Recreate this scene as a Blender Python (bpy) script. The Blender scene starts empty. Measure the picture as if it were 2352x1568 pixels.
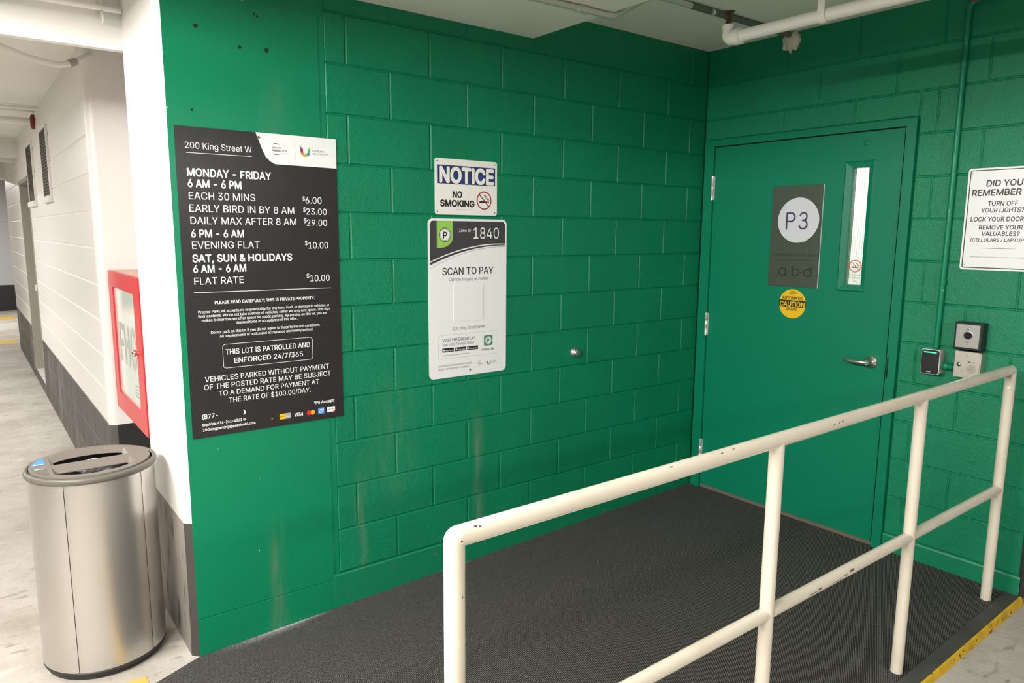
import bpy, bmesh, math, random, os
from mathutils import Vector, Matrix
from mathutils.geometry import delaunay_2d_cdt
random.seed(7)
PI = math.pi
SC = bpy.context.scene
COL = SC.collection

# ---------------------------------------------------------------- camera
cam_d = bpy.data.cameras.new('camera')
cam_d.sensor_fit = 'HORIZONTAL'; cam_d.sensor_width = 36.0; cam_d.lens = 25.282
cam_d.clip_start = 0.05; cam_d.clip_end = 100
cam = bpy.data.objects.new('camera', cam_d); COL.objects.link(cam)
cam.matrix_world = Matrix(((0.794512, 0.085357, -0.601219, -3.7477), (-0.607207, 0.123269, -0.784924, -2.9334), (0.007113, 0.988696, 0.149768, 1.5467), (0, 0, 0, 1)))
SC.camera = cam

# ---------------------------------------------------------------- world, lights, exposure
SC.view_settings.view_transform = 'Standard'
SC.view_settings.look = 'None'
SC.view_settings.gamma = 1.0
SC.view_settings.use_curve_mapping = False
SC.view_settings.exposure = 1.12
W = bpy.data.worlds.new('world'); SC.world = W; W.use_nodes = True
W.node_tree.nodes['Background'].inputs[0].default_value = (1.0, 0.965, 0.92, 1)
W.node_tree.nodes['Background'].inputs[1].default_value = 0.09

def lamp(name, loc, rot, sx, sy, watts, color=(1, 0.98, 0.95)):
    d = bpy.data.lights.new(name, 'AREA'); d.shape = 'RECTANGLE'; d.size = sx; d.size_y = sy
    d.energy = watts; d.color = color
    o = bpy.data.objects.new(name, d); o.location = loc; o.rotation_euler = rot; COL.objects.link(o)
    return o
# fluorescent strips of the parking level (all hang from the higher ceiling outside the frame)
lamp('fluorescent_strip_aisle', (-5.1, -1.6, 2.46), (0, math.radians(-35), 0), 0.30, 3.2, 155)
lamp('fluorescent_strip_back', (-2.6, -5.6, 2.46), (math.radians(32), 0, 0), 2.6, 0.35, 50)
lamp('fluorescent_strip_passage', (-5.3, 5.0, 2.45), (0, 0, 0), 0.3, 4.0, 85)
lamp('fluorescent_strip_far', (-4.6, 12.8, 2.45), (0, 0, 0), 3.0, 0.3, 80)
lamp('vestibule_lamp', (0.75, -0.9, 2.50), (0, 0, 0), 0.6, 0.6, 22)

# ---------------------------------------------------------------- materials
MATS = {}
def mat(name, color, rough=0.5, metal=0.0, var=None, bump=None, spec=0.5, emit=None, coat=0.0):
    """var=(color2, scale, lo, hi, detail) mixes a second colour by noise; bump=list of (scale, strength, distance)"""
    if name in MATS: return MATS[name]
    m = bpy.data.materials.new(name); m.use_nodes = True
    nt = m.node_tree; b = nt.nodes['Principled BSDF']
    b.inputs['Base Color'].default_value = (*color, 1)
    b.inputs['Roughness'].default_value = rough
    b.inputs['Metallic'].default_value = metal
    b.inputs['Specular IOR Level'].default_value = spec
    b.inputs['Coat Weight'].default_value = coat
    tc = nt.nodes.new('ShaderNodeTexCoord')
    if var:
        vs = var if isinstance(var, list) else [var]
        prev = None
        for (c2, sc, lo, hi, det) in vs:
            n = nt.nodes.new('ShaderNodeTexNoise'); n.inputs['Detail'].default_value = det
            if isinstance(sc, tuple):
                mp = nt.nodes.new('ShaderNodeMapping'); mp.inputs['Scale'].default_value = sc
                nt.links.new(tc.outputs['Object'], mp.inputs['Vector']); nt.links.new(mp.outputs[0], n.inputs['Vector'])
                n.inputs['Scale'].default_value = 1.0
            else:
                nt.links.new(tc.outputs['Object'], n.inputs['Vector']); n.inputs['Scale'].default_value = sc
            r = nt.nodes.new('ShaderNodeMapRange'); r.inputs['From Min'].default_value = lo; r.inputs['From Max'].default_value = hi
            nt.links.new(n.outputs['Fac'], r.inputs['Value'])
            x = nt.nodes.new('ShaderNodeMix'); x.data_type = 'RGBA'
            nt.links.new(r.outputs[0], x.inputs['Factor'])
            if prev is None: x.inputs['A'].default_value = (*color, 1)
            else: nt.links.new(prev, x.inputs['A'])
            x.inputs['B'].default_value = (*c2, 1)
            prev = x.outputs['Result']
        nt.links.new(prev, b.inputs['Base Color'])
    if bump:
        pn = None
        for (sc, st, dist) in bump:
            n = nt.nodes.new('ShaderNodeTexNoise'); n.inputs['Scale'].default_value = sc; n.inputs['Detail'].default_value = 4
            nt.links.new(tc.outputs['Object'], n.inputs['Vector'])
            bp = nt.nodes.new('ShaderNodeBump'); bp.inputs['Strength'].default_value = st; bp.inputs['Distance'].default_value = dist
            nt.links.new(n.outputs['Fac'], bp.inputs['Height'])
            if pn: nt.links.new(pn, bp.inputs['Normal'])
            pn = bp.outputs[0]
        nt.links.new(pn, b.inputs['Normal'])
    if emit:
        b.inputs['Emission Color'].default_value = (*emit[0], 1); b.inputs['Emission Strength'].default_value = emit[1]
    MATS[name] = m
    return m

GREEN = (0.002, 0.215, 0.098)
def S(r, g, b):   # sRGB 0-255 to linear
    return tuple(((c/255)/12.92 if c/255 <= 0.04045 else ((c/255+0.055)/1.055)**2.4) for c in (r, g, b))

m_block = mat('green_block_paint', GREEN, 0.42, spec=0.38, var=(tuple(c*0.86 for c in GREEN), 2.2, 0.35, 0.75, 3), bump=[(170, 0.55, 0.004), (34, 0.25, 0.006)])
m_green = mat('green_smooth_paint', GREEN, 0.36, spec=0.38, var=[(tuple(c*0.88 for c in GREEN), 1.6, 0.4, 0.8, 3), ((0.40, 0.50, 0.43), 55, 0.775, 0.79, 1)], bump=[(60, 0.10, 0.003)])
def add_stain(m, streaks, color):
    """vertical dusty drip marks: (x centre, half width, z low, z high, strength)"""
    nt = m.node_tree; b = nt.nodes['Principled BSDF']; src = b.inputs['Base Color'].links[0].from_socket
    tc = nt.nodes.new('ShaderNodeTexCoord'); sp_ = nt.nodes.new('ShaderNodeSeparateXYZ'); nt.links.new(tc.outputs['Object'], sp_.inputs[0])
    mp = nt.nodes.new('ShaderNodeMapping'); mp.inputs['Scale'].default_value = (34, 34, 5); nt.links.new(tc.outputs['Object'], mp.inputs[0])
    nz = nt.nodes.new('ShaderNodeTexNoise'); nz.inputs['Scale'].default_value = 1; nz.inputs['Detail'].default_value = 6; nt.links.new(mp.outputs[0], nz.inputs['Vector'])
    def M(op, a, b_):
        n = nt.nodes.new('ShaderNodeMath'); n.operation = op; n.use_clamp = op == 'MULTIPLY'
        for i, q in enumerate((a, b_)):
            if isinstance(q, (int, float)): n.inputs[i].default_value = q
            else: nt.links.new(q, n.inputs[i])
        return n.outputs[0]
    def R(sock, f0, f1):
        n = nt.nodes.new('ShaderNodeMapRange'); n.interpolation_type = 'SMOOTHSTEP'; n.inputs['From Min'].default_value = f0; n.inputs['From Max'].default_value = f1; nt.links.new(sock, n.inputs['Value']); return n.outputs[0]
    for (xc, hw, zl, zh, st) in streaks:
        dx = M('ABSOLUTE', M('SUBTRACT', sp_.outputs['X'], xc), 0.0)
        k = M('MULTIPLY', M('MULTIPLY', R(dx, hw, 0.0), R(sp_.outputs['Z'], zh, zh-(zh-zl)*0.5)), R(sp_.outputs['Z'], zl-0.25, zl))
        k = M('MULTIPLY', M('MULTIPLY', k, R(nz.outputs['Fac'], 0.30, 0.75)), st)
        x = nt.nodes.new('ShaderNodeMix'); x.data_type = 'RGBA'; x.inputs['B'].default_value = (*color, 1)
        nt.links.new(k, x.inputs['Factor']); nt.links.new(src, x.inputs['A']); src = x.outputs['Result']
    nt.links.new(src, b.inputs['Base Color'])
add_stain(m_block, [(-1.715, 0.05, -0.05, 0.95, 0.55), (-2.37, 0.05, 0.05, 0.62, 0.35), (-2.2, 0.18, 0.45, 0.95, 0.22)], (0.17, 0.25, 0.17))
add_stain(m_green, [(-2.77, 0.055, -0.3, 0.42, 0.6), (-2.70, 0.10, 1.9, 2.2, 0.25)], (0.14, 0.21, 0.14))
m_gcurb = mat('green_curb_paint', (0.002, 0.195, 0.088), 0.42, var=((0.10, 0.17, 0.12), 26, 0.66, 0.74, 6), bump=[(40, 0.22, 0.005)])
m_door = mat('green_door_paint', (0.001, 0.185, 0.096), 0.42, spec=0.3, bump=[(260, 0.05, 0.001)])
m_white = mat('white_wall_paint', (0.80, 0.775, 0.745), 0.38, var=((0.74, 0.71, 0.67), 3.0, 0.45, 0.8, 4), bump=[(45, 0.12, 0.004)])
m_wblock = mat('white_block_paint', (0.80, 0.77, 0.735), 0.36, bump=[(110, 0.35, 0.004)])
m_ceil = mat('ceiling_paint', (0.83, 0.83, 0.77), 0.75, var=((0.76, 0.755, 0.69), 1.3, 0.4, 0.8, 4), bump=[(30, 0.15, 0.004)])
m_bbase = mat('black_base_paint', (0.018, 0.018, 0.018), 0.42, bump=[(120, 0.5, 0.005)])
m_worn = mat('worn_grey_base_paint', (0.085, 0.078, 0.07), 0.6, var=[((0.20, 0.18, 0.155), (3.5, 3.5, 1.2), 0.48, 0.72, 5), ((0.02, 0.018, 0.015), (26, 26, 3.0), 0.62, 0.70, 4)], bump=[(60, 0.25, 0.004)])
m_wornl = mat('scuffed_column_base', (0.20, 0.18, 0.155), 0.6, var=[((0.32, 0.285, 0.245), (3.5, 3.5, 1.2), 0.40, 0.66, 5), ((0.03, 0.027, 0.023), (16, 16, 5), 0.55, 0.68, 7)], bump=[(60, 0.25, 0.004)])
m_floor = mat('concrete_floor', (0.50, 0.465, 0.415), 0.58, var=[((0.36, 0.32, 0.27), (1.4, 2.4, 1), 0.40, 0.66, 7), ((0.22, 0.19, 0.16), (10, 26, 10), 0.60, 0.74, 7), ((0.52, 0.48, 0.42), (6, 9, 1), 0.60, 0.72, 7)], bump=[(6, 0.5, 0.03), (70, 0.35, 0.005)])
m_floor_d = mat('concrete_ramp', (0.34, 0.30, 0.255), 0.75, var=((0.25, 0.22, 0.185), 5, 0.4, 0.7, 6), bump=[(60, 0.3, 0.004)])
m_far = mat('far_grey_wall_paint', (0.48, 0.49, 0.50), 0.6)
m_black = mat('sign_black', (0.020, 0.018, 0.018), 0.33)
m_signw = mat('sign_white', (0.86, 0.86, 0.86), 0.35)
m_signcream = mat('notice_white', (0.86, 0.845, 0.80), 0.4, var=((0.55, 0.40, 0.30), (60, 60, 200), 0.80, 0.86, 3))
m_txtw = mat('lettering_white', (0.86, 0.86, 0.85), 0.4)
m_txtk = mat('lettering_black', (0.014, 0.013, 0.013), 0.4)
m_txtg = mat('lettering_grey', (0.10, 0.10, 0.105), 0.45)
m_dgrey = mat('header_charcoal', (0.055, 0.054, 0.058), 0.35)
m_lime = mat('lime_tab', (0.30, 0.60, 0.09), 0.4)
m_navy = mat('notice_navy', (0.025, 0.05, 0.21), 0.4)
m_red = mat('prohibition_red', (0.36, 0.02, 0.035), 0.4)
m_red2 = mat('decal_red', (0.75, 0.07, 0.06), 0.4)
m_teal = mat('lettering_teal', (0.10, 0.19, 0.19), 0.45)
m_line = mat('grey_rule', (0.38, 0.38, 0.39), 0.5)
m_cream = mat('cream_rail_paint', (0.71, 0.645, 0.53), 0.15, var=((0.61, 0.535, 0.42), 5, 0.5, 0.85, 4), bump=[(25, 0.06, 0.004)])
m_chip = mat('chipped_steel', (0.10, 0.065, 0.045), 0.7)
m_rust = mat('rust_chip', (0.16, 0.035, 0.02), 0.8)
m_pipe = mat('white_pipe_paint', (0.80, 0.78, 0.73), 0.35)
m_emt = mat('galvanized_conduit', (0.72, 0.72, 0.69), 0.30, 0.55)
m_condg = mat('grey_green_conduit', (0.13, 0.17, 0.14), 0.45, 0.2)
m_brass = mat('aged_brass', (0.12, 0.085, 0.055), 0.5, 0.6)
m_foam = mat('firestop_foam', (0.74, 0.66, 0.57), 0.9, bump=[(120, 0.8, 0.006)])
m_steel = mat('brushed_steel', (0.62, 0.60, 0.57), 0.30, 0.95, bump=[(300, 0.05, 0.001)])
m_steelw = mat('warm_steel_plate', (0.60, 0.55, 0.49), 0.40, 0.85)
m_plas = mat('black_plastic', (0.012, 0.012, 0.013), 0.38)
m_plasg = mat('grey_plastic', (0.44, 0.41, 0.37), 0.5)
m_hole = mat('dark_hole', (0.004, 0.004, 0.004), 0.8)
m_led = mat('green_led', (0.05, 0.9, 0.5), 0.4, emit=((0.02, 1.0, 0.42), 0.32))
m_hinge = mat('nickel_hinge', (0.78, 0.76, 0.72), 0.3, 0.6)
m_plaque = mat('plaque_olive_grey', (0.068, 0.082, 0.060), 0.30, 0.10)
m_plaque_t = mat('plaque_lettering', (0.008, 0.014, 0.008), 0.4)
m_plaque_e = mat('plaque_edge', (0.60, 0.63, 0.58), 0.3)
m_lilac = mat('plaque_disc', (0.66, 0.66, 0.70), 0.4)
m_purple = mat('plaque_purple', (0.055, 0.035, 0.12), 0.4)
m_yel = mat('sticker_yellow', (0.82, 0.50, 0.01), 0.4)
m_bin = mat('bin_champagne_metal', (0.57, 0.545, 0.515), 0.34, 0.88, bump=[(420, 0.06, 0.001)])
m_binrim = mat('bin_taupe_rim', (0.125, 0.112, 0.098), 0.45)
m_binlid = mat('bin_taupe_lid', (0.17, 0.148, 0.125), 0.5)
m_bindark = mat('bin_dark', (0.028, 0.025, 0.022), 0.45)
m_liner = mat('bin_liner', (0.012, 0.012, 0.013), 0.22)
m_paper = mat('crumpled_paper', (0.78, 0.78, 0.79), 0.8)
m_plasticbag = mat('clear_film', (0.09, 0.09, 0.095), 0.3)
m_blue = mat('label_blue', (0.06, 0.27, 0.80), 0.4)
m_labeld = mat('label_dark', (0.13, 0.115, 0.105), 0.4)
m_cabred = mat('cabinet_red', (0.60, 0.035, 0.040), 0.35)
m_cabpink = mat('cabinet_pink_top', (0.72, 0.46, 0.38), 0.5)  # pale pink top, lighter than the red cabinet door
m_fhc = mat('fhc_lettering', (0.40, 0.43, 0.40), 0.5)
m_chrome = mat('chrome', (0.75, 0.73, 0.70), 0.15, 1.0)
m_louver = mat('louver_bronze', (0.032, 0.024, 0.014), 0.6)
m_jamb = mat('door_jamb_metal', (0.36, 0.33, 0.28), 0.5)
m_jambd = mat('door_recess_paint', (0.15, 0.125, 0.095), 0.6)
m_rubber = mat('rubber_edging', (0.070, 0.066, 0.064), 0.6, var=((0.052, 0.049, 0.047), 8, 0.4, 0.7, 3))
m_yline = mat('yellow_line_paint', (0.62, 0.40, 0.09), 0.6)
m_glass = mat('wired_glass', (1, 1, 1), 0.05)
m_anchor = mat('anchor_hole', (0.006, 0.02, 0.012), 0.8)

def glass_setup(m, tint, gloss_mul=1.0):
    nt = m.node_tree; out = nt.nodes['Material Output']
    for n in list(nt.nodes):
        if n.type == 'BSDF_PRINCIPLED': nt.nodes.remove(n)
    t = nt.nodes.new('ShaderNodeBsdfTransparent'); t.inputs[0].default_value = (*tint, 1)
    g = nt.nodes.new('ShaderNodeBsdfGlossy'); g.inputs['Roughness'].default_value = 0.04
    f = nt.nodes.new('ShaderNodeFresnel'); f.inputs['IOR'].default_value = 1.5
    mx = nt.nodes.new('ShaderNodeMixShader')
    nt.links.new(f.outputs[0], mx.inputs[0]); nt.links.new(t.outputs[0], mx.inputs[1]); nt.links.new(g.outputs[0], mx.inputs[2])
    nt.links.new(mx.outputs[0], out.inputs['Surface'])
glass_setup(m_glass, (0.97, 0.98, 0.97))
m_cabglass = mat('cabinet_frosted_glass', (0.60, 0.66, 0.60), 0.12)

# yellow edge paint with chips showing dark and concrete underneath
m_yedge = mat('chipped_yellow_edge', (0.70, 0.44, 0.015), 0.55, var=[((0.50, 0.29, 0.01), 14, 0.5, 0.75, 5), ((0.045, 0.03, 0.015), (45, 45, 60), 0.635, 0.655, 5)], bump=[(70, 0.6, 0.006)])

# ribbed entrance carpet: fine broken ribs running obliquely
CARPET_OX, CARPET_OY = 1.647, 0.918   # from world to carpet-centred coordinates
def carpet_mat():
    m = bpy.data.materials.new('ribbed_carpet'); m.use_nodes = True
    nt = m.node_tree; b = nt.nodes['Principled BSDF']; b.inputs['Roughness'].default_value = 0.72
    b.inputs['Specular IOR Level'].default_value = 0.35
    tc = nt.nodes.new('ShaderNodeTexCoord')
    mp = nt.nodes.new('ShaderNodeMapping'); mp.inputs['Rotation'].default_value = (0, 0, math.radians(-26))
    nt.links.new(tc.outputs['Object'], mp.inputs['Vector'])
    sx = nt.nodes.new('ShaderNodeSeparateXYZ'); nt.links.new(mp.outputs[0], sx.inputs[0])
    nz = nt.nodes.new('ShaderNodeTexNoise'); nz.inputs['Scale'].default_value = 150; nz.inputs['Detail'].default_value = 4
    nt.links.new(mp.outputs[0], nz.inputs['Vector'])
    def sine(sock, period):
        mu = nt.nodes.new('ShaderNodeMath'); mu.operation = 'MULTIPLY'; mu.inputs[1].default_value = 2*PI/period; nt.links.new(sock, mu.inputs[0])
        si = nt.nodes.new('ShaderNodeMath'); si.operation = 'SINE'; nt.links.new(mu.outputs[0], si.inputs[0])
        r = nt.nodes.new('ShaderNodeMapRange'); r.inputs['From Min'].default_value = -1; r.inputs['From Max'].default_value = 1
        nt.links.new(si.outputs[0], r.inputs['Value']); return r.outputs[0]
    a = sine(sx.outputs['Y'], 0.0062); c = sine(sx.outputs['X'], 0.0088)
    cm = nt.nodes.new('ShaderNodeMapRange'); cm.inputs['To Min'].default_value = 0.55; nt.links.new(c, cm.inputs['Value'])
    pr = nt.nodes.new('ShaderNodeMath'); pr.operation = 'MULTIPLY'; nt.links.new(a, pr.inputs[0]); nt.links.new(cm.outputs[0], pr.inputs[1])
    ad = nt.nodes.new('ShaderNodeMath'); ad.operation = 'MULTIPLY'; nt.links.new(pr.outputs[0], ad.inputs[0]); nt.links.new(nz.outputs['Fac'], ad.inputs[1])
    rr = nt.nodes.new('ShaderNodeMapRange'); rr.inputs['From Min'].default_value = 0.08; rr.inputs['From Max'].default_value = 0.52; nt.links.new(ad.outputs[0], rr.inputs['Value'])
    mx = nt.nodes.new('ShaderNodeMix'); mx.data_type = 'RGBA'
    mx.inputs['A'].default_value = (0.015, 0.0138, 0.013, 1); mx.inputs['B'].default_value = (0.25, 0.228, 0.215, 1)
    nt.links.new(rr.outputs[0], mx.inputs['Factor'])
    # pale lint specks
    v = nt.nodes.new('ShaderNodeTexVoronoi'); v.inputs['Scale'].default_value = 34; nt.links.new(tc.outputs['Object'], v.inputs['Vector'])
    lr = nt.nodes.new('ShaderNodeMapRange'); lr.inputs['From Min'].default_value = 0.075; lr.inputs['From Max'].default_value = 0.055
    nt.links.new(v.outputs['Distance'], lr.inputs['Value'])
    m2 = nt.nodes.new('ShaderNodeMix'); m2.data_type = 'RGBA'; m2.inputs['B'].default_value = (0.34, 0.32, 0.30, 1)
    nt.links.new(lr.outputs[0], m2.inputs['Factor']); nt.links.new(mx.outputs['Result'], m2.inputs['A'])
    # salty white dust along the wall edge
    so = nt.nodes.new('ShaderNodeSeparateXYZ'); nt.links.new(tc.outputs['Object'], so.inputs[0])
    last = m2.outputs['Result']
    for (xc, hw, yc, wd) in ((-2.71+CARPET_OX, 0.20, CARPET_OY, 0.022), (-1.86+CARPET_OX, 0.12, CARPET_OY, 0.012), (-2.82+CARPET_OX, 0.25, CARPET_OY, 0.06)):
        parts = []
        for sock, c_, w_ in ((so.outputs['X'], xc, hw), (so.outputs['Y'], yc, wd)):
            su = nt.nodes.new('ShaderNodeMath'); su.operation = 'SUBTRACT'; su.inputs[1].default_value = c_; nt.links.new(sock, su.inputs[0])
            ab_ = nt.nodes.new('ShaderNodeMath'); ab_.operation = 'ABSOLUTE'; nt.links.new(su.outputs[0], ab_.inputs[0])
            r_ = nt.nodes.new('ShaderNodeMapRange'); r_.interpolation_type = 'SMOOTHSTEP'; r_.inputs['From Min'].default_value = w_; r_.inputs['From Max'].default_value = w_*0.1; nt.links.new(ab_.outputs[0], r_.inputs['Value']); parts.append(r_.outputs[0])
        mu = nt.nodes.new('ShaderNodeMath'); mu.operation = 'MULTIPLY'; nt.links.new(parts[0], mu.inputs[0]); nt.links.new(parts[1], mu.inputs[1])
        mu2 = nt.nodes.new('ShaderNodeMath'); mu2.operation = 'MULTIPLY'; nt.links.new(mu.outputs[0], mu2.inputs[0])
        rz = nt.nodes.new('ShaderNodeMapRange'); rz.inputs['From Min'].default_value = 0.30; rz.inputs['From Max'].default_value = 0.62; rz.inputs['To Max'].default_value = 0.9 if wd < 0.05 else 0.4; nt.links.new(nz.outputs['Fac'], rz.inputs['Value']); nt.links.new(rz.outputs[0], mu2.inputs[1])
        m3 = nt.nodes.new('ShaderNodeMix'); m3.data_type = 'RGBA'; m3.inputs['B'].default_value = (0.66, 0.64, 0.62, 1); nt.links.new(mu2.outputs[0], m3.inputs['Factor']); nt.links.new(last, m3.inputs['A']); last = m3.outputs['Result']
    nt.links.new(last, b.inputs['Base Color'])
    bp = nt.nodes.new('ShaderNodeBump'); bp.inputs['Strength'].default_value = 0.9; bp.inputs['Distance'].default_value = 0.004
    nt.links.new(pr.outputs[0], bp.inputs['Height']); nt.links.new(bp.outputs[0], b.inputs['Normal'])
    return m
m_carpet = carpet_mat()

# ---------------------------------------------------------------- object helpers
ROOT = {}
def tag(o, label=None, cat=None, group=None, kind=None):
    if label: o['label'] = label
    if cat: o['category'] = cat
    if group: o['group'] = group
    if kind: o['kind'] = kind
    return o
def thing(name, label, cat, loc, group=None):
    o = bpy.data.objects.new(name, None); o.empty_display_size = 0.05; o.location = loc; COL.objects.link(o)
    ROOT[o] = Vector(loc)
    return tag(o, label, cat, group)
class MB:
    def __init__(s): s.v = []; s.f = []; s.m = []; s.sm = []; s.cut = []
    def add(s, vs, fs, mi=0, smooth=False):
        k = len(s.v); s.v += [tuple(p) for p in vs]; s.f += [tuple(i+k for i in f) for f in fs]
        s.m += [mi]*len(fs); s.sm += [smooth]*len(fs); return s
    def box(s, a, b, mi=0):
        x0, y0, z0 = [min(p, q) for p, q in zip(a, b)]; x1, y1, z1 = [max(p, q) for p, q in zip(a, b)]
        vs = [(x0,y0,z0),(x1,y0,z0),(x1,y1,z0),(x0,y1,z0),(x0,y0,z1),(x1,y0,z1),(x1,y1,z1),(x0,y1,z1)]
        return s.add(vs, [(3,2,1,0),(4,5,6,7),(0,1,5,4),(1,2,6,5),(2,3,7,6),(3,0,4,7)], mi)
    def poly(s, F, pts, d, mi=0):
        """flat polygon on plane frame F at offset d (made counter-clockwise)"""
        if area(pts) < 0: pts = pts[::-1]
        return s.add([F(u, v, d) for u, v in pts], [tuple(range(len(pts)))], mi)
    def prism(s, F, pts, d0, d1, mi=0, bev=0.0):
        if area(pts) < 0: pts = pts[::-1]
        n = len(pts)
        loops = [[F(u, v, d0) for u, v in pts]]
        if bev > 0:
            loops.append([F(u, v, d1-bev) for u, v in pts]); loops.append([F(u, v, d1) for u, v in inset(pts, bev)])
        else: loops.append([F(u, v, d1) for u, v in pts])
        vs = [p for l in loops for p in l]; fs = [tuple(range(n))[::-1], tuple(range((len(loops)-1)*n, len(loops)*n))]
        for k in range(len(loops)-1):
            for i in range(n):
                j = (i+1) % n; fs.append((k*n+i, k*n+j, (k+1)*n+j, (k+1)*n+i))
        return s.add(vs, fs, mi)
    def band(s, F, o, i, d, mi=0):
        """flat ring between two outlines with equal counts"""
        n = len(o); vs = [F(u, v, d) for u, v in o]+[F(u, v, d) for u, v in i]
        fs = []
        for k in range(n):
            j = (k+1) % n
            fs.append((k, j, n+j, n+k) if area(o) > 0 else (j, k, n+k, n+j))
        return s.add(vs, fs, mi)
    def stroke(s, F, pts, w, d, mi=0):
        for (a, b) in zip(pts[:-1], pts[1:]):
            dx, dy = b[0]-a[0], b[1]-a[1]; l = math.hypot(dx, dy) or 1e-9; nx, ny = -dy/l*w/2, dx/l*w/2
            s.poly(F, [(a[0]-nx, a[1]-ny), (b[0]-nx, b[1]-ny), (b[0]+nx, b[1]+ny), (a[0]+nx, a[1]+ny)], d, mi)
        return s
    def tube(s, path, r, n=16, mi=0, caps=True, closed=False):
        P = [Vector(p) for p in path]; m = len(P); rs = r if isinstance(r, (list, tuple)) else [r]*m
        T = []
        for i in range(m):
            if closed: t = P[(i+1) % m]-P[i-1]
            elif i == 0: t = P[1]-P[0]
            elif i == m-1: t = P[-1]-P[-2]
            else: t = (P[i+1]-P[i]).normalized()+(P[i]-P[i-1]).normalized()
            T.append(t.normalized())
        up = Vector((0, 0, 1)) if abs(T[0].z) < 0.9 else Vector((1, 0, 0))
        nrm = (up-T[0]*up.dot(T[0])).normalized()
        vs = []; fs = []
        for i in range(m):
            nrm = (nrm-T[i]*nrm.dot(T[i])).normalized(); bn = T[i].cross(nrm)
            k = 1.0
            if 0 < i < m-1 and not closed:
                c = (P[i+1]-P[i]).normalized().dot((P[i]-P[i-1]).normalized()); k = 1/max(0.5, math.sqrt(max(0, (1+c)/2)))
            if k > 1.001:
                bis = ((P[i+1]-P[i]).normalized()-(P[i]-P[i-1]).normalized()).normalized()
            for q in range(n):
                a = 2*PI*q/n; off = (nrm*math.cos(a)+bn*math.sin(a))*rs[i]
                if k > 1.001: off = off+bis*off.dot(bis)*(k-1)
                vs.append(P[i]+off)
        R = m if closed else m-1
        for i in range(R):
            for q in range(n):
                a, b = i*n+q, i*n+(q+1) % n; c, d = ((i+1) % m)*n+(q+1) % n, ((i+1) % m)*n+q
                fs.append((a, b, c, d))
        s.add(vs, fs, mi, True)
        if caps and not closed:
            s.add(vs[:n], [tuple(range(n))[::-1]], mi); s.add(vs[-n:], [tuple(range(n))], mi)
        return s
    def lathe(s, prof, origin, ax=(0, 0, 1), n=48, mi=0, smooth=True, caps=True):
        """prof = [(radius, height)], revolve around axis ax"""
        A = Vector(ax).normalized(); u = A.orthogonal().normalized(); w = A.cross(u); O = Vector(origin)
        vs = []; fs = []
        for (r, h) in prof:
            for q in range(n):
                a = 2*PI*q/n; vs.append(O+A*h+(u*math.cos(a)+w*math.sin(a))*r)
        for i in range(len(prof)-1):
            for q in range(n): fs.append((i*n+q, i*n+(q+1) % n, (i+1)*n+(q+1) % n, (i+1)*n+q))
        s.add(vs, fs, mi, smooth)
        if caps:
            s.add(vs[:n], [tuple(range(n))[::-1]], mi); s.add(vs[-n:], [tuple(range(n))], mi)
        return s
    def text(s, F, body, frame, d, bold=0.0, slant=0.0, mi=0):
        """lettering scaled to run from u0 to u1 on baseline v with cap height h"""
        u0, u1, v, h = frame; vs, fs, cap = glyphs(body, bold); s.cut.append((len(s.v), len(s.f)))
        xs = [p[0] for p in vs]; a, b = min(xs), max(xs); k = (u1-u0)/(b-a); kv = h/cap
        return s.add([F(u0+(x-a)*k+slant*y*kv, v+y*kv, d+e) for x, y, e in vs], fs, mi)
    def build(s, name, mats, parent=None, sharp=True):
        me = bpy.data.meshes.new(name)
        off = Vector((0, 0, 0)); p = parent
        if parent is not None: off = ROOT.get(parent, Vector((0, 0, 0)))
        me.from_pydata([tuple(Vector(q)-off) for q in s.v], [], s.f)
        for mm in (mats if isinstance(mats, (list, tuple)) else [mats]): me.materials.append(mm)
        me.polygons.foreach_set('material_index', s.m); me.polygons.foreach_set('use_smooth', s.sm)
        me.update()
        o = bpy.data.objects.new(name, me); COL.objects.link(o)
        if parent is not None: o.parent = parent; ROOT[o] = off
        return o
    def build_lines(s, name, mats, parent):
        """every line of writing becomes a part of its own"""
        c = s.cut+[(len(s.v), len(s.f))]
        if c[0] != (0, 0): c = [(0, 0)]+c
        for (v0, f0), (v1, f1) in zip(c[:-1], c[1:]):
            if f1 == f0: continue
            m_ = MB(); m_.v = s.v[v0:v1]; m_.f = [tuple(i-v0 for i in f) for f in s.f[f0:f1]]; m_.m = s.m[f0:f1]; m_.sm = s.sm[f0:f1]; m_.build(name, mats, parent)
    def mark(s): s.cut.append((len(s.v), len(s.f))); return s
    def solo(s, name, mats, label, cat, group=None):
        """one-mesh thing with its origin at the centre of its base"""
        xs, ys, zs = zip(*s.v); c = Vector(((min(xs)+max(xs))/2, (min(ys)+max(ys))/2, min(zs)))
        s.v = [tuple(Vector(q)-c) for q in s.v]; o = s.build(name, mats); o.location = c; ROOT[o] = c
        return tag(o, label, cat, group)
def area(p): return sum(p[i][0]*p[(i+1) % len(p)][1]-p[(i+1) % len(p)][0]*p[i][1] for i in range(len(p)))/2
def inset(p, w):
    n = len(p); out = []
    for i in range(n):
        a, b, c = Vector(p[i-1]), Vector(p[i]), Vector(p[(i+1) % n])
        d1 = (b-a).normalized(); d2 = (c-b).normalized(); n1 = Vector((-d1.y, d1.x)); n2 = Vector((-d2.y, d2.x))
        k = (n1+n2); k = k/max(0.3, k.dot(k)/2) if k.length > 1e-6 else n1
        out.append(tuple(b+k*w))
    return out
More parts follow.
